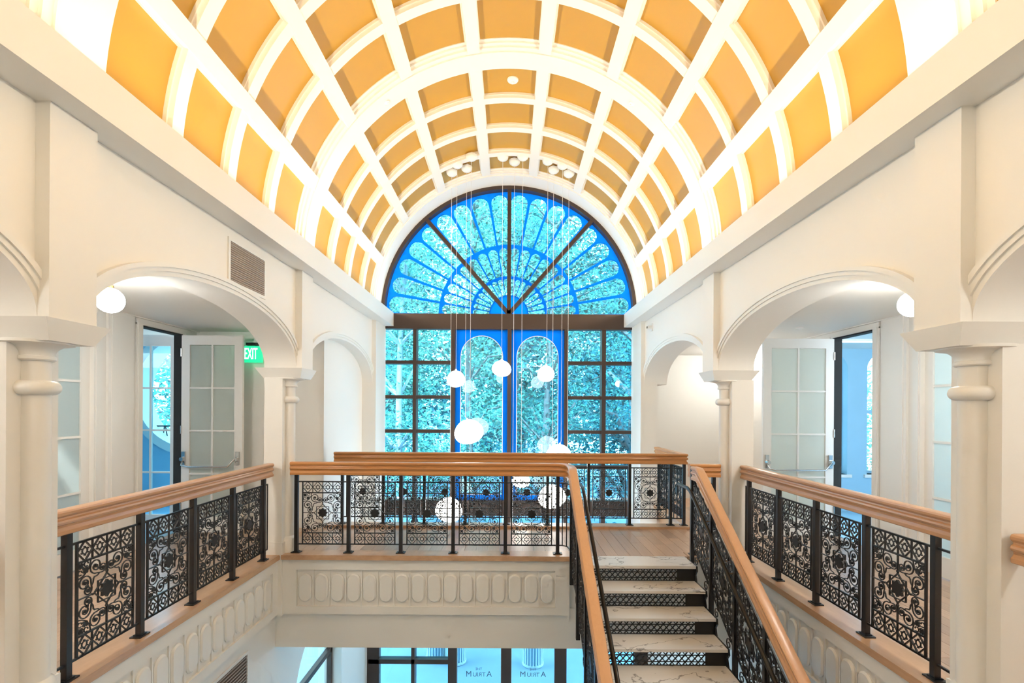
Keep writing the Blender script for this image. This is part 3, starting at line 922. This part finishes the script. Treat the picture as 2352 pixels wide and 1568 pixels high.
def railing(name, label, axis, fixed, posts, bars=None, zb=.012, panels=True):
    """straight railing; axis 'x' or 'y'; posts = positions along it"""
    root = empty(name)
    rz = 0 if axis == 'x' else PI / 2
    def at(u): return (u, fixed) if axis == 'x' else (fixed, u)
    for u in posts:
        link('post', POST, root, at(u) + (zb,), (0, 0, rz))
    for a, b in zip(posts[:-1], posts[1:]):
        c = (a + b) / 2; L = abs(b - a)
        for z in (.10, .832):
            link('cross_bar', BAR, root, at(c) + (zb + z,), (0, 0, rz), (L - .04, 1, 1))
        if L > .5 and panels:
            p = link('scroll_panel', PANEL, root, at(c) + (zb + .10,), (0, 0, rz))
            link('star_medallion', STAR, p, (0, 0, PH / 2))
        elif panels:
            for k in range(1, 4):
                link('baluster', BAR, root, at(a + (b - a) * k / 4) + (zb + .466,), (0, PI / 2, 0), (.732, .8, .8))
    tag(root, label, 'railing', 'atrium railings')
    return root

# left gallery
ps = [3.075 + .614 * i for i in range(5)]
r = railing('gallery_railing', 'black scrollwork railing with oak handrail along the left gallery', 'y', -2.70, ps)
handrail([(-2.70, 2.86, .925), (-2.70, 5.68, .925)], M['railwood_y'], r)
for z in (.112, .844): link('cross_bar', BAR, r, (-2.70, 2.98, z), (0, 0, PI / 2), (.16, 1, 1))
for z in (.112, .844): link('cross_bar', BAR, r, (-2.70, 5.585, z), (0, 0, PI / 2), (.07, 1, 1))
link('end_bar', BAR, r, (-2.70, 5.62, .478), (0, PI / 2, 0), (.745, .8, .8))
# right gallery
ps = [3.151 + .614 * i for i in range(5)]
r = railing('gallery_railing', 'black scrollwork railing with oak handrail along the right gallery', 'y', 2.73, ps)
handrail([(2.73, 2.86, .925), (2.73, 5.74, .925)], M['railwood_y'], r)
for z in (.112, .844): link('cross_bar', BAR, r, (2.73, 3.01, z), (0, 0, PI / 2), (.26, 1, 1))
for z in (.112, .844): link('cross_bar', BAR, r, (2.73, 5.65, z), (0, 0, PI / 2), (.07, 1, 1))
link('end_bar', BAR, r, (2.73, 5.685, .478), (0, PI / 2, 0), (.745, .8, .8))
# near right piece (only its end shows)
r = railing('gallery_railing', 'oak handrail end with black railing at the far right edge of the photo', 'y', 2.66, [.2, .81, 1.42, 2.03])
handrail([(2.66, -.3, .925), (2.66, 2.57, .925)], M['railwood_y'], r)
r = railing('gallery_railing', 'black railing with oak handrail behind the left edge column', 'y', -2.73, [.2, .81, 1.42, 2.03])
handrail([(-2.73, -.3, .925), (-2.73, 2.57, .925)], M['railwood_y'], r)

# landing front railing, curving into the stair rail
YF = 5.857
NOSE_Y0, RUN, RISER = 5.445, .268, .174
def nose(y): return -SLOPE * (NOSE_Y0 - y)
XL, XR = .72, 2.11
ps = [-2.47 + .614 * i for i in range(6)]
r = railing('landing_railing', 'black scrollwork railing with oak handrail on the landing, curving into the stair', 'x', YF, ps)
path = [(-2.535, YF, .925)] + [(x, YF, .925) for x in (-1.5, -.5, .3, .50)]
for i in range(1, 9):
    a = PI / 2 - PI / 2 * i / 8
    path.append((XL - .17 + .17 * math.cos(a), YF - .17 + .17 * math.sin(a), .925))
handrail(path + [(XL, 5.60, .925)], M['railwood_x'], r)
cb = [(.60, YF, 0), (.65, YF, 0), (.69, YF - .03, 0), (.715, YF - .08, 0), (XL, YF - .17, 0), (XL, 5.5, 0)]
for z in (.112, .844): MB().tube([(x, y, z) for x, y, _ in cb], .008, 5).build('curved_bar', M['iron'], r)
for x, y in ((.655, YF - .005), (.70, YF - .045)):
    link('baluster', BAR, r, (x, y, .478), (0, PI / 2, 0), (.732, .8, .8))
# stub right of stair
r = railing('landing_railing', 'short black railing with oak handrail between the stair head and the right column', 'x', YF, [2.20, 2.43])
handrail([(2.14, YF, .925), (2.50, YF, .925)], M['railwood_x'], r)
# far railing by the window with return
YR = 7.25
r = railing('landing_railing', 'black scrollwork railing with long oak handrail nearest the big window', 'x', YR, [-2.40 + .597 * i for i in range(9)] + [2.57], zb=.035)
handrail([(-2.515, YR, .925), (2.57, YR, .925), (2.57, 8.6, .925)], M['railwood_x'], r)
for u in (7.86, 8.47):
    link('post', POST, r, (2.57, u, .012), (0, 0, PI / 2))
for a, b in ((7.25, 7.86), (7.86, 8.47)):
    c = (a + b) / 2
    for z in (.135, .867): link('cross_bar', BAR, r, (2.57, c, z), (0, 0, PI / 2), (b - a - .04, 1, 1))
    p = link('scroll_panel', PANEL, r, (2.57, c, .135), (0, 0, PI / 2)); link('star_medallion', STAR, p, (0, 0, PH / 2))

# ------------------------------------------------------------------ staircase
st = empty('staircase', (1.4, 5.5, 0))
def off(mb, dx=-1.4, dy=-5.5): mb.v = [(x + dx, y + dy, z) for x, y, z in mb.v]; return mb
NST = 25
TX0, TX1 = .79, 2.075
tread0 = off(MB().box(TX0, TX1, NOSE_Y0, NOSE_Y0 + .36, -.028, .004)).mesh('tread', M['marble'])
tread = off(MB().box(TX0, TX1, NOSE_Y0, NOSE_Y0 + .325, -.028, .0)).mesh('tread', M['marble'])
# riser: black plate with lattice window
RH0, RH1 = -.174, -.028
mb = MB()
ry0, ry1 = NOSE_Y0 + .045, NOSE_Y0 + .057
lx0, lx1 = TX0 + .12, TX1 - .19
lz0, lz1 = RH0 + .006, RH1 - .022
mb.box(TX0, lx0, ry0, ry1, RH0, RH1).box(lx1, TX1, ry0, ry1, RH0, RH1).box(lx0, lx1, ry0, ry1, RH0, lz0).box(lx0, lx1, ry0, ry1, lz1, RH1)
riser_me = off(mb).mesh('riser', M['iron'])
mb = MB()
p = .0615; zc = (lz0 + lz1) / 2; hh = (lz1 - lz0) / 2
n = int((lx1 - lx0) / p)
def clipbar(x0, dz_sign):
    # diagonal bar through (x0, zc) clipped to the window
    k = 1.15
    xa, xb = x0 - hh / k, x0 + hh / k
    pa, pb = (xa, zc - dz_sign * hh), (xb, zc + dz_sign * hh)
    def cl(pt, q):
        x, z = pt
        if x < lx0: tt = (lx0 - pt[0]) / (q[0] - pt[0]); return (lx0, pt[1] + (q[1] - pt[1]) * tt)
        if x > lx1: tt = (lx1 - pt[0]) / (q[0] - pt[0]); return (lx1, pt[1] + (q[1] - pt[1]) * tt)
        return pt
    if xb < lx0 or xa > lx1: return
    a2, b2 = cl(pa, pb), cl(pb, pa)
    mb.bar2(a2, b2, .0085, ry0 + .001, ry1 - .001)
for i in range(-2, n + 3):
    xx = lx0 + p * (i + .25)
    for sg_ in (1, -1):
        clipbar(xx, sg_)
    # octagon ring in the middle row
    xo = xx + p / 2
    if lx0 + .03 < xo < lx1 - .03:
        mb.tube([(xo + .026 * math.cos(2 * PI * k / 8 + PI / 8), (ry0 + ry1) / 2, zc + .026 * math.sin(2 * PI * k / 8 + PI / 8)) for k in range(8)], .0045, 4, closed=True)
for z in (zc + .031, zc - .031): mb.box(lx0, lx1, ry0 + .002, ry1 - .002, z - .0035, z + .0035)
lat_me = off(mb).mesh('lattice', M['iron'])
for i in range(NST):
    dy, dz = -RUN * i, -RISER * i
    link('tread', tread0 if i == 0 else tread, st, (0, dy, dz))
    rs = link('riser', riser_me, st, (0, dy, dz))
    link('lattice', lat_me, rs)
# saw-tooth stringers
for x0, x1 in ((TX0 - .018, TX0 - .002), (TX1 + .002, TX1 + .018)):
    up = []; lo = []
    for i in range(NST):
        y = NOSE_Y0 - RUN * i; z = -RISER * i
        up += [(y + .27, z - .0), (y + .0, z - .0), (y - .012, z - .05), (y + .03, z - .10)]
        lo += [(y + .10, z - .34)]
    pts = up + [(NOSE_Y0 - RUN * NST + .03, -RISER * NST)] + list(reversed(lo)) + [(NOSE_Y0 + .36, -.30)]
    off(MB().prism(pts, 'x', x0, x1)).build('stringer', M['iron'], st)
tag(st, 'marble staircase with black lattice risers descending from the landing', 'staircase')

def stair_rail(label, X, sgn_in, y_top, posts, y_end, name='stair_railing'):
    root = empty(name, (X, 5.4, 0))
    for yv in posts:
        z0 = nose(yv) - .26
        MB().box(-.02, .02, yv - 5.42, yv - 5.38, z0, nose(yv) + .93).build('post', M['iron'], root)
    for a, b in zip(posts[:-1], posts[1:]):
        c = (a + b) / 2
        p = link('scroll_panel', PANEL_S, root, (0, c - 5.4, nose(c) + .07), (0, 0, PI / 2)); link('star_medallion', STAR_S, p, (0, 0, PH / 2))
        for dz in (.07, .802):
            MB().prism([(b - 5.4, nose(b) + dz - .007), (a - 5.4, nose(a) + dz - .007), (a - 5.4, nose(a) + dz + .007), (b - 5.4, nose(b) + dz + .007)], 'x', -.007, .007).build('cross_bar', M['iron'], root)
        # scroll brackets under the panel
        for f in (.25, .75):
            yv = a + (b - a) * f
            MB().tube([(0, yv - 5.4 + x, nose(yv) - .02 + z) for x, z in spiral(0, 0, .012, .055, .5, 1.3, 14)], .006, 4).build('scroll', M['iron'], root)
    top = [(0, y_top[0] - 5.4, .925)] if y_top else []
    yk = posts[0] if not y_top else y_top[1]
    path = top + [(0, y - 5.4, min(.925, nose(y) + .925)) for y in (y_top[1], 5.40, 5.35, 4.8, 4.2, 3.6, 3.0, y_end)]
    handrail(path, M['railwood_y'], root)
    xi = sgn_in * .115
    pp = [(xi, 5.78 - 5.4, .85), (xi, 5.50 - 5.4, .85), (xi, 5.42 - 5.4, .83)] + [(xi, y - 5.4, nose(y) + .86) for y in (5.3, 4.6, 3.8, 3.0, y_end)]
    pipe = MB().tube(pp, .019, 10).build('grab_pipe', M['pipe'], root, smooth=60)
    for yv in posts[1:]:
        MB().tube([(0, yv - 5.4, nose(yv) + .78), (xi * .6, yv - 5.4, nose(yv) + .78), (xi, yv - 5.4, nose(yv) + .85)], .008, 6).build('pipe_bracket', M['chrome'], root)
    tag(root, label, 'railing', 'stair railings')
    return root
stair_rail('black scrollwork stair railing with oak rail on the left of the flight', XL, 1, (5.62, 5.46), [5.50, 4.955, 4.41, 3.865, 3.32, 2.775, 2.23], 1.9)
stair_rail('black scrollwork stair railing with oak rail on the right of the flight', XR, -1, (5.60, 5.46), [5.66, 5.115, 4.57, 4.025, 3.48, 2.935, 2.39], 1.9)

# ------------------------------------------------------------------ the big window
win = empty('window_1', (0, YB, 0))
struct(win, 'tall dark-framed window with a blue petal fanlight above a square grid', 'window')
def wx(px): return (px - 1171) * YB / 1144 + CAMX
def wz(py): return CAMZ + (941 - py) * YB / 1144
# fanlight frame ring and bars
ZC = VZ
MB().arcs(2.40, RR + .10, -PI / 2, PI / 2, -.06, .10, 72, ZC).build('arch_frame', M['bronze'], win, smooth=40)
# petals
def petal_cell(r0, r1, nside, tip, inner):
    """hole outline in local polar coords (theta offset, r) and its cell"""
    ha = math.radians(5)
    a = ha * .86
    rt = r1 - tip
    hw = rt * a
    pts = []
    nb = 3
    for i in range(nb + 1): pts.append((-a + 2 * a * i / nb, r0 + inner))
    rc = rt - hw * .98
    for i in range(1, 4): pts.append((a, r0 + inner + (rc - r0 - inner) * i / 4))
    for i in range(0, 11):
        t = PI * i / 10
        r = rc + hw * .98 * math.sin(t)
        pts.append((a * math.cos(t) * rt / max(r, .1) if False else a * math.cos(t), r))
    for i in range(3, 0, -1): pts.append((-a, r0 + inner + (rc - r0 - inner) * i / 4))
    return pts, (-ha, ha, r0, r1)
rings_spec = [(.37, .735, .022, .016), (.735, 1.345, .028, .022), (1.345, 2.40, .040, .030)]
def polar(th, r, k):
    t = math.radians(-85 + 10 * k) + th
    return (r * math.sin(t), ZC + r * math.cos(t))
scr = MB()
for (r0, r1, tip, inner) in rings_spec:
    pts, rect = petal_cell(r0, r1, 0, tip, inner)
    tmp = MB().plate(pts, rect, 'y', .085, .125)
    pn = MB().prism(pts, 'y', .10, .106)
    for k in range(18):
        n0 = len(scr.v)
        scr.v += [(polar(x, z, k)[0], y, polar(x, z, k)[1]) for x, y, z in tmp.v]
        scr.f += [tuple(n0 + q for q in f) for f in tmp.f]
        p2 = MB(); p2.v = [(polar(x, z, k)[0], y, polar(x, z, k)[1]) for x, y, z in pn.v]; p2.f = pn.f
        p2.build('pane', M['glass'], win)
scr.build('petal_screen', M['film'], win)
MB().arcs(.002, .372, -PI / 2, PI / 2, .085, .125, 36, ZC).build('centre_disc', M['film'], win)
# fan bars
MB().box(-.037, .037, -.05, .08, ZC, ZC + 2.42).build('fan_bar', M['bronze'], win)
for s in (-1, 1):
    a = math.radians(41.5)
    d_ = Vector((s * math.sin(a), math.cos(a)))
    mb = MB(); mb.bar2((0, ZC), (d_.x * 2.42, ZC + d_.y * 2.42), .072, -.05, .08); mb.build('fan_bar', M['bronze'], win)
# transom beam and mullions
MB().box(-2.47, 2.47, -.06, .12, wz(757), wz(722)).build('transom', M['bronze'], win)
zrow = [wz(757), wz(833), wz(912.5), wz(991), wz(1072), -.055]
bars_v = [(948.7, 956.4), (1035, 1045), (1165, 1174), (1295.5, 1304), (1381, 1390)]
for a, b in bars_v:
    MB().box(wx(a), wx(b), -.05, .17, -4.4, wz(757)).build('mullion', M['bronze'], win)
for s in (-1, 1):
    MB().box(s * 2.47, s * 2.72, -.05, .09, -4.4, wz(722)).build('jamb', M['bronze'], win)
cols = [(-2.47, wx(948.7)), (wx(956.4), wx(1035)), (wx(1304), wx(1381)), (wx(1390), 2.47)]
for (a, b) in cols:
    for i in range(1, 5):
        MB().box(a, b, -.035, .17, zrow[i] - .033, zrow[i] + .033).build('glazing_bar', M['bronze'], win)
    for i in range(5):
        MB().box(a + .004, b - .004, .15, .158, zrow[i + 1] + .033, zrow[i] - (.033 if i else 0)).build('pane', M['glass'], win)
# blue arched screens in the middle bays
for (a, b), (h0, h1) in (((1045, 1165), (1057, 1154)), ((1174, 1295.5), (1186.5, 1282))):
    x0, x1, q0, q1 = wx(a), wx(b), wx(h0), wx(h1)
    zs = wz(770.5) - (q1 - q0) / 2
    hole = archhole(q0, q1, .05, zs, 24)
    MB().plate(hole, (x0, x1, -.055, wz(757)), 'y', .06, .09).build('arched_screen', M['film'], win)
    MB().tube([(x, .055, z) for x, z in hole], .008, 5, closed=True).build('arch_outline', M['plastic'], win)
    MB().box(x0 + .003, x1 - .003, .15, .158, -.05, wz(757)).build('pane', M['glass'], win)
# spandrel and lower glazing
MB().box(-2.6, 2.6, -.04, .12, -.35, -.055).build('spandrel', M['bronze'], win)
MB().box(-2.6, 2.6, -.04, .08, -1.55, -1.45).build('transom', M['bronze'], win)
low = [(-2.47, wx(948.7)), (wx(956.4), wx(1033)), (wx(1053), wx(1154)), (wx(1178), wx(1277)), (wx(1299), wx(1381)), (wx(1390), 2.47)]
for a, b in low:
    MB().box(a + .004, b - .004, .02, .028, -1.45, -.35).build('pane', M['glass'], win)
    MB().box(a + .004, b - .004, .02, .028, -4.38, -1.55).build('pane', M['glass'], win)
for a, b in ((1033, 1053), (1154, 1178), (1277, 1299)):
    MB().box(wx(a), wx(b), -.06, .10, -4.4, -1.5).build('door_stile', M['bronze'], win)
MB().box(wx(874) - .2, wx(1035), -.05, .09, wz(1523), wz(1513)).build('glazing_bar', M['bronze'], win)
# mirrored lettering on the door glass (reads from outside)
def text_mesh(body, size, name):
    cu = bpy.data.curves.new(name, 'FONT'); cu.body = body; cu.size = size; cu.align_x = 'CENTER'; cu.align_y = 'CENTER'; cu.extrude = .002
    ob = bpy.data.objects.new(name, cu); COL.objects.link(ob)
    dg = bpy.context.evaluated_depsgraph_get(); dg.update()
    me = bpy.data.meshes.new_from_object(ob.evaluated_get(dg))
    bpy.data.objects.remove(ob)
    return me
def letters(body, size, x, z, parent, m, mirror=False, y=0.0, name='lettering'):
    me = text_mesh(body, size, name); me.materials.clear(); me.materials.append(m)
    o = link(name, me, parent, (x, y, z), (PI / 2, 0, 0), (-1 if mirror else 1, 1, 1))
    return o
for px in (1103, 1227.5):
    letters('A', .155, wx(px + 24), wz(1549), win, M['letter'], True, .012)
    letters('TRIU', .115, wx(px + 1), wz(1550), win, M['letter'], True, .012)
    letters('M', .155, wx(px - 23), wz(1549), win, M['letter'], True, .012)
    letters('THE', .07, wx(px), wz(1537), win, M['letter'], True, .012)
# front wall outside the window ring
mb = MB().arcs(RR + .02, 4.2, -PI / 2, PI / 2, YB + .10, YB + .25, 48, VZ).box(-4.6, -2.60, YB + .1, YB + .25, -.4, VZ).box(-2.98, -2.60, YB + .1, YB + .25, -4.4, -.4).box(2.60, 4.6, YB + .1, YB + .25, -4.4, VZ)
o = mb.build('wall_front', M['wall']); struct(o, 'front wall around the arched window', 'wall')

# ------------------------------------------------------------------ pendants
pend_me = {}
def gregg(w_, h_, tilt):
    rings = []
    prof = []
    n = 20
    for i in range(n + 1):
        t = PI * i / n
        prof.append((math.sin(t) * (1 + .10 * math.cos(t)), -math.cos(t)))
    mb = MB()
    for r, z in prof:
        rings.append([(max(r, 1e-4) * math.cos(2 * PI * j / 28), max(r, 1e-4) * math.sin(2 * PI * j / 28), z) for j in range(28)])
    mb.loft(rings, cap=False)
    R = Matrix.Rotation(tilt, 3, 'Y')
    mb.v = [tuple(R @ Vector((x * w_ / 2, y * w_ / 2, z * h_ / 2))) for x, y, z in mb.v]
    return mb
def pendant(label, cxp, cyp, gx_off, gy, gw, gh, tilt, push=0.0):
    """canopy seen at pixel (cxp,cyp) on the vault panel; globe centre at image height gy"""
    Y = 8.75
    for _ in range(12):
        X = (cxp - 1171 + .00576 * (cyp - 941)) * Y / 1144 + CAMX
        Z = VZ + math.sqrt(RP ** 2 - X * X) - .085
        Y = 1144 * (Z - CAMZ) / (941 - cyp + .00576 * (cxp - 1171))
    Y += push
    zg = CAMZ + (941 - gy + .00576 * (cxp - 1171)) * Y / 1144
    k = Y / 1144
    ztop = VZ + math.sqrt(RP ** 2 - X * X)
    root = empty('pendant_lamp', (X, Y, zg))
    MB().lathe([(.015, -.075), (.06, -.06), (.088, -.035), (.095, -.012), (.095, .02), (.03, .03), (.03, .09)], (0, 0, ztop - zg - .06), 24).build('canopy', M['plastic'], root, smooth=50)
    gx = gx_off * k
    MB().tube([(0, 0, ztop - zg - .12), (0, 0, gh * k * .45 + .08), (gx * .5, 0, gh * k * .45 + .02), (gx * .6, 0, gh * k * .36)], .0032, 6).build('cord', M['cord'], root)
    g = gregg(gw * k, gh * k, tilt).build('globe', M['pend'], root, smooth=80)
    g.location = (gx, 0, 0)
    MB().lathe([(.018, 0), (.018, .035), (.008, .05)], (gx * .6, 0, gh * k * .44), 12).build('cap', M['plastic'], root)
    tag(root, label, 'pendant lamp', 'opal globe pendants')
PD = [
    ('big opal pendant hanging lowest on the left, seen through the landing railing', 1037.8, 398.6, -2, 1170, 62, 56, .2),
    ('medium opal pendant highest on the left, level with the arched screens', 1050, 380, 0, 870, 41, 38, -.1),
    ('largest opal pendant, tilted oval, left of the centre mullion above the rail', 1072, 389, 8, 991, 67, 56, -.25),
    ('opal pendant hanging below the landing, second cord left of the centre group', 1084, 371, 0, 1345, 52, 46, .1, -.12),
    ('medium opal pendant highest in the middle, just left of the centre mullion', 1155, 363, 0, 846, 44, 37, .15),
    ('opal pendant hanging below the landing on the middle cord', 1182, 374, 0, 1370, 58, 50, -.1),
    ('opal pendant behind the railing on the right cord of the middle three', 1201, 362, 0, 1103, 42, 34, .1),
    ('medium round opal pendant highest on the right, in front of the right arched screen', 1258.6, 372, -2, 858, 38.5, 37, 0),
    ('big opal pendant hanging low on the right, seen through the landing railing', 1272, 392.5, 0, 1140, 64, 54, -.2),
    ('big opal pendant half hidden behind the window-side handrail on the right', 1292.6, 382, -5, 1046, 60, 52, .1),
    ('opal pendant hanging below the landing on the rightmost cord', 1307, 401, 0, 1360, 54, 46, .15),
]
for p in PD: pendant(*p)

# ------------------------------------------------------------------ gallery ceiling lamps
def ceiling_lamp(label, x, y, rot, z=ZG, n=3):
    root = empty('ceiling_lamp', (x, y, z), rot)
    MB().lathe([(.075, 0), (.075, -.018), (.02, -.028)], n=24).build('canopy', M['brass'], root, smooth=40)
    MB().tube([(0, 0, -.02), (0, 0, -.13)], .009, 8).build('stem', M['brass'], root)
    for k in range(n):
        a = 2 * PI * k / n
        cx, cy_ = .17 * math.cos(a), .17 * math.sin(a)
        arm = MB().tube([(0, 0, -.12), (cx * .6, cy_ * .6, -.12), (cx, cy_, -.135)], .007, 6).build('arm', M['brass'], root)
        MB().lathe([(.024, 0), (.024, .03), (.01, .036)], (cx, cy_, -.16), 14).build('socket', M['brass'], arm)
        MB().lathe([(.098 * math.sin(PI * i / 14), -.098 * math.cos(PI * i / 14)) for i in range(15)], (cx, cy_, -.245), 24).build('globe', M['globe'], root, smooth=80)
    tag(root, label, 'ceiling lamp', 'gallery ceiling lamps')
    return root
ceiling_lamp('brass ceiling lamp with opal globes in the left gallery', -3.24, 3.80, .85)
ceiling_lamp('brass ceiling lamp with opal globes in the right gallery', 3.30, 3.78, PI - .75)
ceiling_lamp('unseen brass ceiling lamp added as fill in the left gallery nearest the viewer', -3.5, .9, .5)  # out of view, repeats the gallery lamp as interior fill
ceiling_lamp('unseen brass ceiling lamp added as fill in the right gallery nearest the viewer', 3.5, .9, .5)  # likewise unseen, a fill lamp for the near right side
ceiling_lamp('brass ceiling lamp with two opal globes behind the far right arch', 4.15, 8.75, .3, n=2)
ceiling_lamp('brass ceiling lamp added to brighten the room behind the lower left arch', -3.7, 7.2, .3, z=-.4)  # invented lamp, so the arch doesn't look dark

def batten(label, x, y, c):
    root = empty('batten_light', (x, y, ZG))
    MB().box(-.55, .55, -.04, .04, -.03, 0).build('housing', M['plastic'], root)
    MB().box(-.52, .52, -.03, .03, -.045, -.03).build('diffuser', c, root)
    tag(root, label, 'light fitting')
batten('pale green linear light on the ceiling beyond the left doorway', -5.3, 7.5, M['greenpale'])
batten('pale cyan linear light on the ceiling beyond the right doorway', 5.25, 7.5, M['cyanpale'])
root = empty('ceiling_sensor', (3.78, 6.45, ZG))
MB().lathe([(.05, 0), (.05, -.012), (.035, -.02), (.001, -.022)], n=20).build('housing', M['plastic'], root, smooth=40)
MB().lathe([(.02, -.02), (.018, -.03), (.001, -.032)], n=14).build('sensor', M['plastic'], root, smooth=40)
tag(root, 'small round white sensor on the right gallery ceiling by the open door', 'sensor')
# ------------------------------------------------------------------ exit signs
root = empty('exit_sign', (-3.60, 7.0, 2.46))
MB().box(-.15, .15, -.015, .015, -.115, .115).build('panel', M['green'], root)
MB().box(-.07, .11, -.03, .03, .125, .16).build('mount', M['dark'], root)
MB().box(0, .04, -.01, .11, .13, .155).build('arm', M['dark'], root)
lt = letters('EXIT', .225, -.005, 0, root, M['white'], False, -.018)
lt.scale = (.40, 1, 1)
tag(root, 'green lit exit sign in the left gallery', 'exit sign')
root = empty('exit_sign', (3.55, 9.87, 2.66))
MB().box(-.19, .17, -.03, .03, -.10, .10).build('housing', M['plastic'], root)
MB().box(-.16, .15, -.034, -.03, -.075, .075).build('face', M['greenpale'], root)
tag(root, 'pale exit sign box on the wall behind the far right arch', 'exit sign')

# ------------------------------------------------------------------ outdoors
o = MB().box(-40, 40, YB + .25, 13.2, -4.6, -4.42).build('ground_paving', M['pave']); struct(o, 'pale paving outside the entrance doors', 'pavement')
o = MB().box(-40, 40, 13.2, 60, -4.66, -4.50).build('ground_road', M['road']); struct(o, 'bluish asphalt street outside', 'street')
def litter_bin(x, y, label):
    root = empty('litter_bin', (x, y, -4.42))
    MB().lathe([(.22, .02), (.22, .86)], n=24).build('liner', M['loggia'], root)
    MB().lathe([(.25, .84), (.27, .86), (.27, .92), (.24, .94), (.2, .93)], n=28).build('rim', M['bin'], root, smooth=40)
    MB().lathe([(.24, 0), (.26, .02), (.26, .06), (.22, .07)], n=28).build('base', M['bin'], root, smooth=40)
    sl = MB().box(-.016, .016, .232, .25, .05, .86).mesh('slat', M['bin'])
    for k in range(22): link('slat', sl, root, (0, 0, 0), (0, 0, 2 * PI * k / 22))
    return tag(root, label, 'litter bin', 'street bins')
litter_bin(.62, 12.0, 'white slatted litter bin outside the right entrance door')
litter_bin(-1.25, 12.1, 'white slatted litter bin outside, left of the entrance doors')
litter_bin(-1.75, 12.3, 'white slatted litter bin at the lower left window pane')

def tree(label, x, y, h, spread, seed, leaf, nl=11000, trunk_r=.16, lean=0.0, crown0=.28, ls=.075, bark='bark'):
    rnd = random.Random(seed)
    root = empty('tree', (x, y, -4.5))
    trunk = MB()
    pts = []; 
    for i in range(9):
        t = i / 8
        pts.append((lean * t * h + .15 * math.sin(t * 5 + seed), .1 * math.cos(t * 4 + seed), t * h * .85))
    trunk.tube(pts, [trunk_r * (1 - .8 * i / 8) for i in range(9)], 8)
    br_tips = []
    for k in range(36):
        t = rnd.uniform(crown0, .97)
        i0 = min(7, int(t * 8)); b0 = Vector(pts[i0])
        a = rnd.uniform(0, 2 * PI); L = spread * rnd.uniform(.5, 1.0) * (1.15 - t * .5)
        tip = b0 + Vector((math.cos(a) * L, math.sin(a) * L, L * rnd.uniform(.15, .8)))
        mid = (b0 + tip) / 2 + Vector((0, 0, .25 * L))
        trunk.tube([b0, mid, tip], [trunk_r * .35, trunk_r * .22, .015], 5)
        br_tips += [tip, mid]
    trunk.build('trunk', M[bark], root, smooth=60)
    br_tips.append(Vector(pts[-1]))
    lf = MB()
    for i in range(nl):
        c = rnd.choice(br_tips)
        s_ = spread * .24
        p = c + Vector((rnd.gauss(0, s_), rnd.gauss(0, s_), rnd.gauss(0, s_ * .7)))
        d = Vector((rnd.gauss(0, 1), rnd.gauss(0, 1), rnd.gauss(0, .6))).normalized() * ls * rnd.uniform(.6, 1.3)
        q = d.cross(Vector((rnd.gauss(0, 1), rnd.gauss(0, 1), rnd.gauss(0, 1)))).normalized() * ls * .42
        lf.quad(tuple(p - d), tuple(p + q), tuple(p + d), tuple(p - q))
    me = bpy.data.meshes.new('foliage'); me.from_pydata(lf.v, [], lf.f); me.materials.append(M[leaf])
    fo = link('foliage', me, root); fo['kind'] = 'stuff'
    return tag(root, label, 'tree', 'street trees')
tree('tree with pale slanting trunk outside the left window panes', -3.8, 15.8, 15.5, 2.5, 1, 'leafa', lean=.05, bark='barkpale')
tree('bright leafy tree outside the left arched screen', -1.2, 16.5, 16.5, 2.6, 2, 'leafb')
tree('leafy tree outside the right arched screen', 1.3, 15.5, 16.0, 2.6, 3, 'leafa')
tree('dark-trunked tree outside the right window panes', 3.9, 14.6, 15.5, 2.4, 4, 'leafc', trunk_r=.24, lean=-.03)
tree('tall tree standing behind the others outside, on the left', -5.5, 21, 19, 3.3, 5, 'leafb', ls=.10)
tree('tall tree standing behind the others outside, in the middle', .2, 22, 20, 3.5, 6, 'leafc', ls=.10)
tree('tall tree standing behind the others outside, on the right', 6.0, 21, 19, 3.3, 7, 'leafa', ls=.10)
tree('tree seen through the round opening of the left loggia', -8.9, 13.6, 9.0, 2.2, 8, 'leafa')
tree('tree seen through the arched windows of the room on the right', 8.6, 13.5, 9.0, 2.2, 9, 'leafa')
tree('broad dense tree far across the street, on the left', -7.5, 29, 22, 4.4, 11, 'leafc', nl=16000, ls=.22)
tree('broad dense tree far across the street, in the middle', 0.8, 30, 22, 4.6, 12, 'leafa', nl=16000, ls=.22)
tree('broad dense tree far across the street, on the right', 8.2, 29, 22, 4.4, 13, 'leafc', nl=16000, ls=.22)
# low lilac building across the street
root = empty('street_building', (-4.5, 42, -4.5))
MB().box(-7, 7, 0, 6, 0, 6.2).build('wall', M['facade'], root)
for i in range(5):
    f = MB().box(-5.6 + i * 2.5, -4.3 + i * 2.5, -.06, 0, 2.2, 4.2).build('window', M['plastic'], root)
    MB().box(-5.5 + i * 2.5, -4.4 + i * 2.5, -.08, -.05, 2.3, 4.1).build('pane', M['lens'], f)
MB().box(-7.2, 7.2, -.2, 6.2, 6.2, 6.5).build('roof', M['plastic'], root)
tag(root, 'low lilac building across the street behind the trees', 'building')
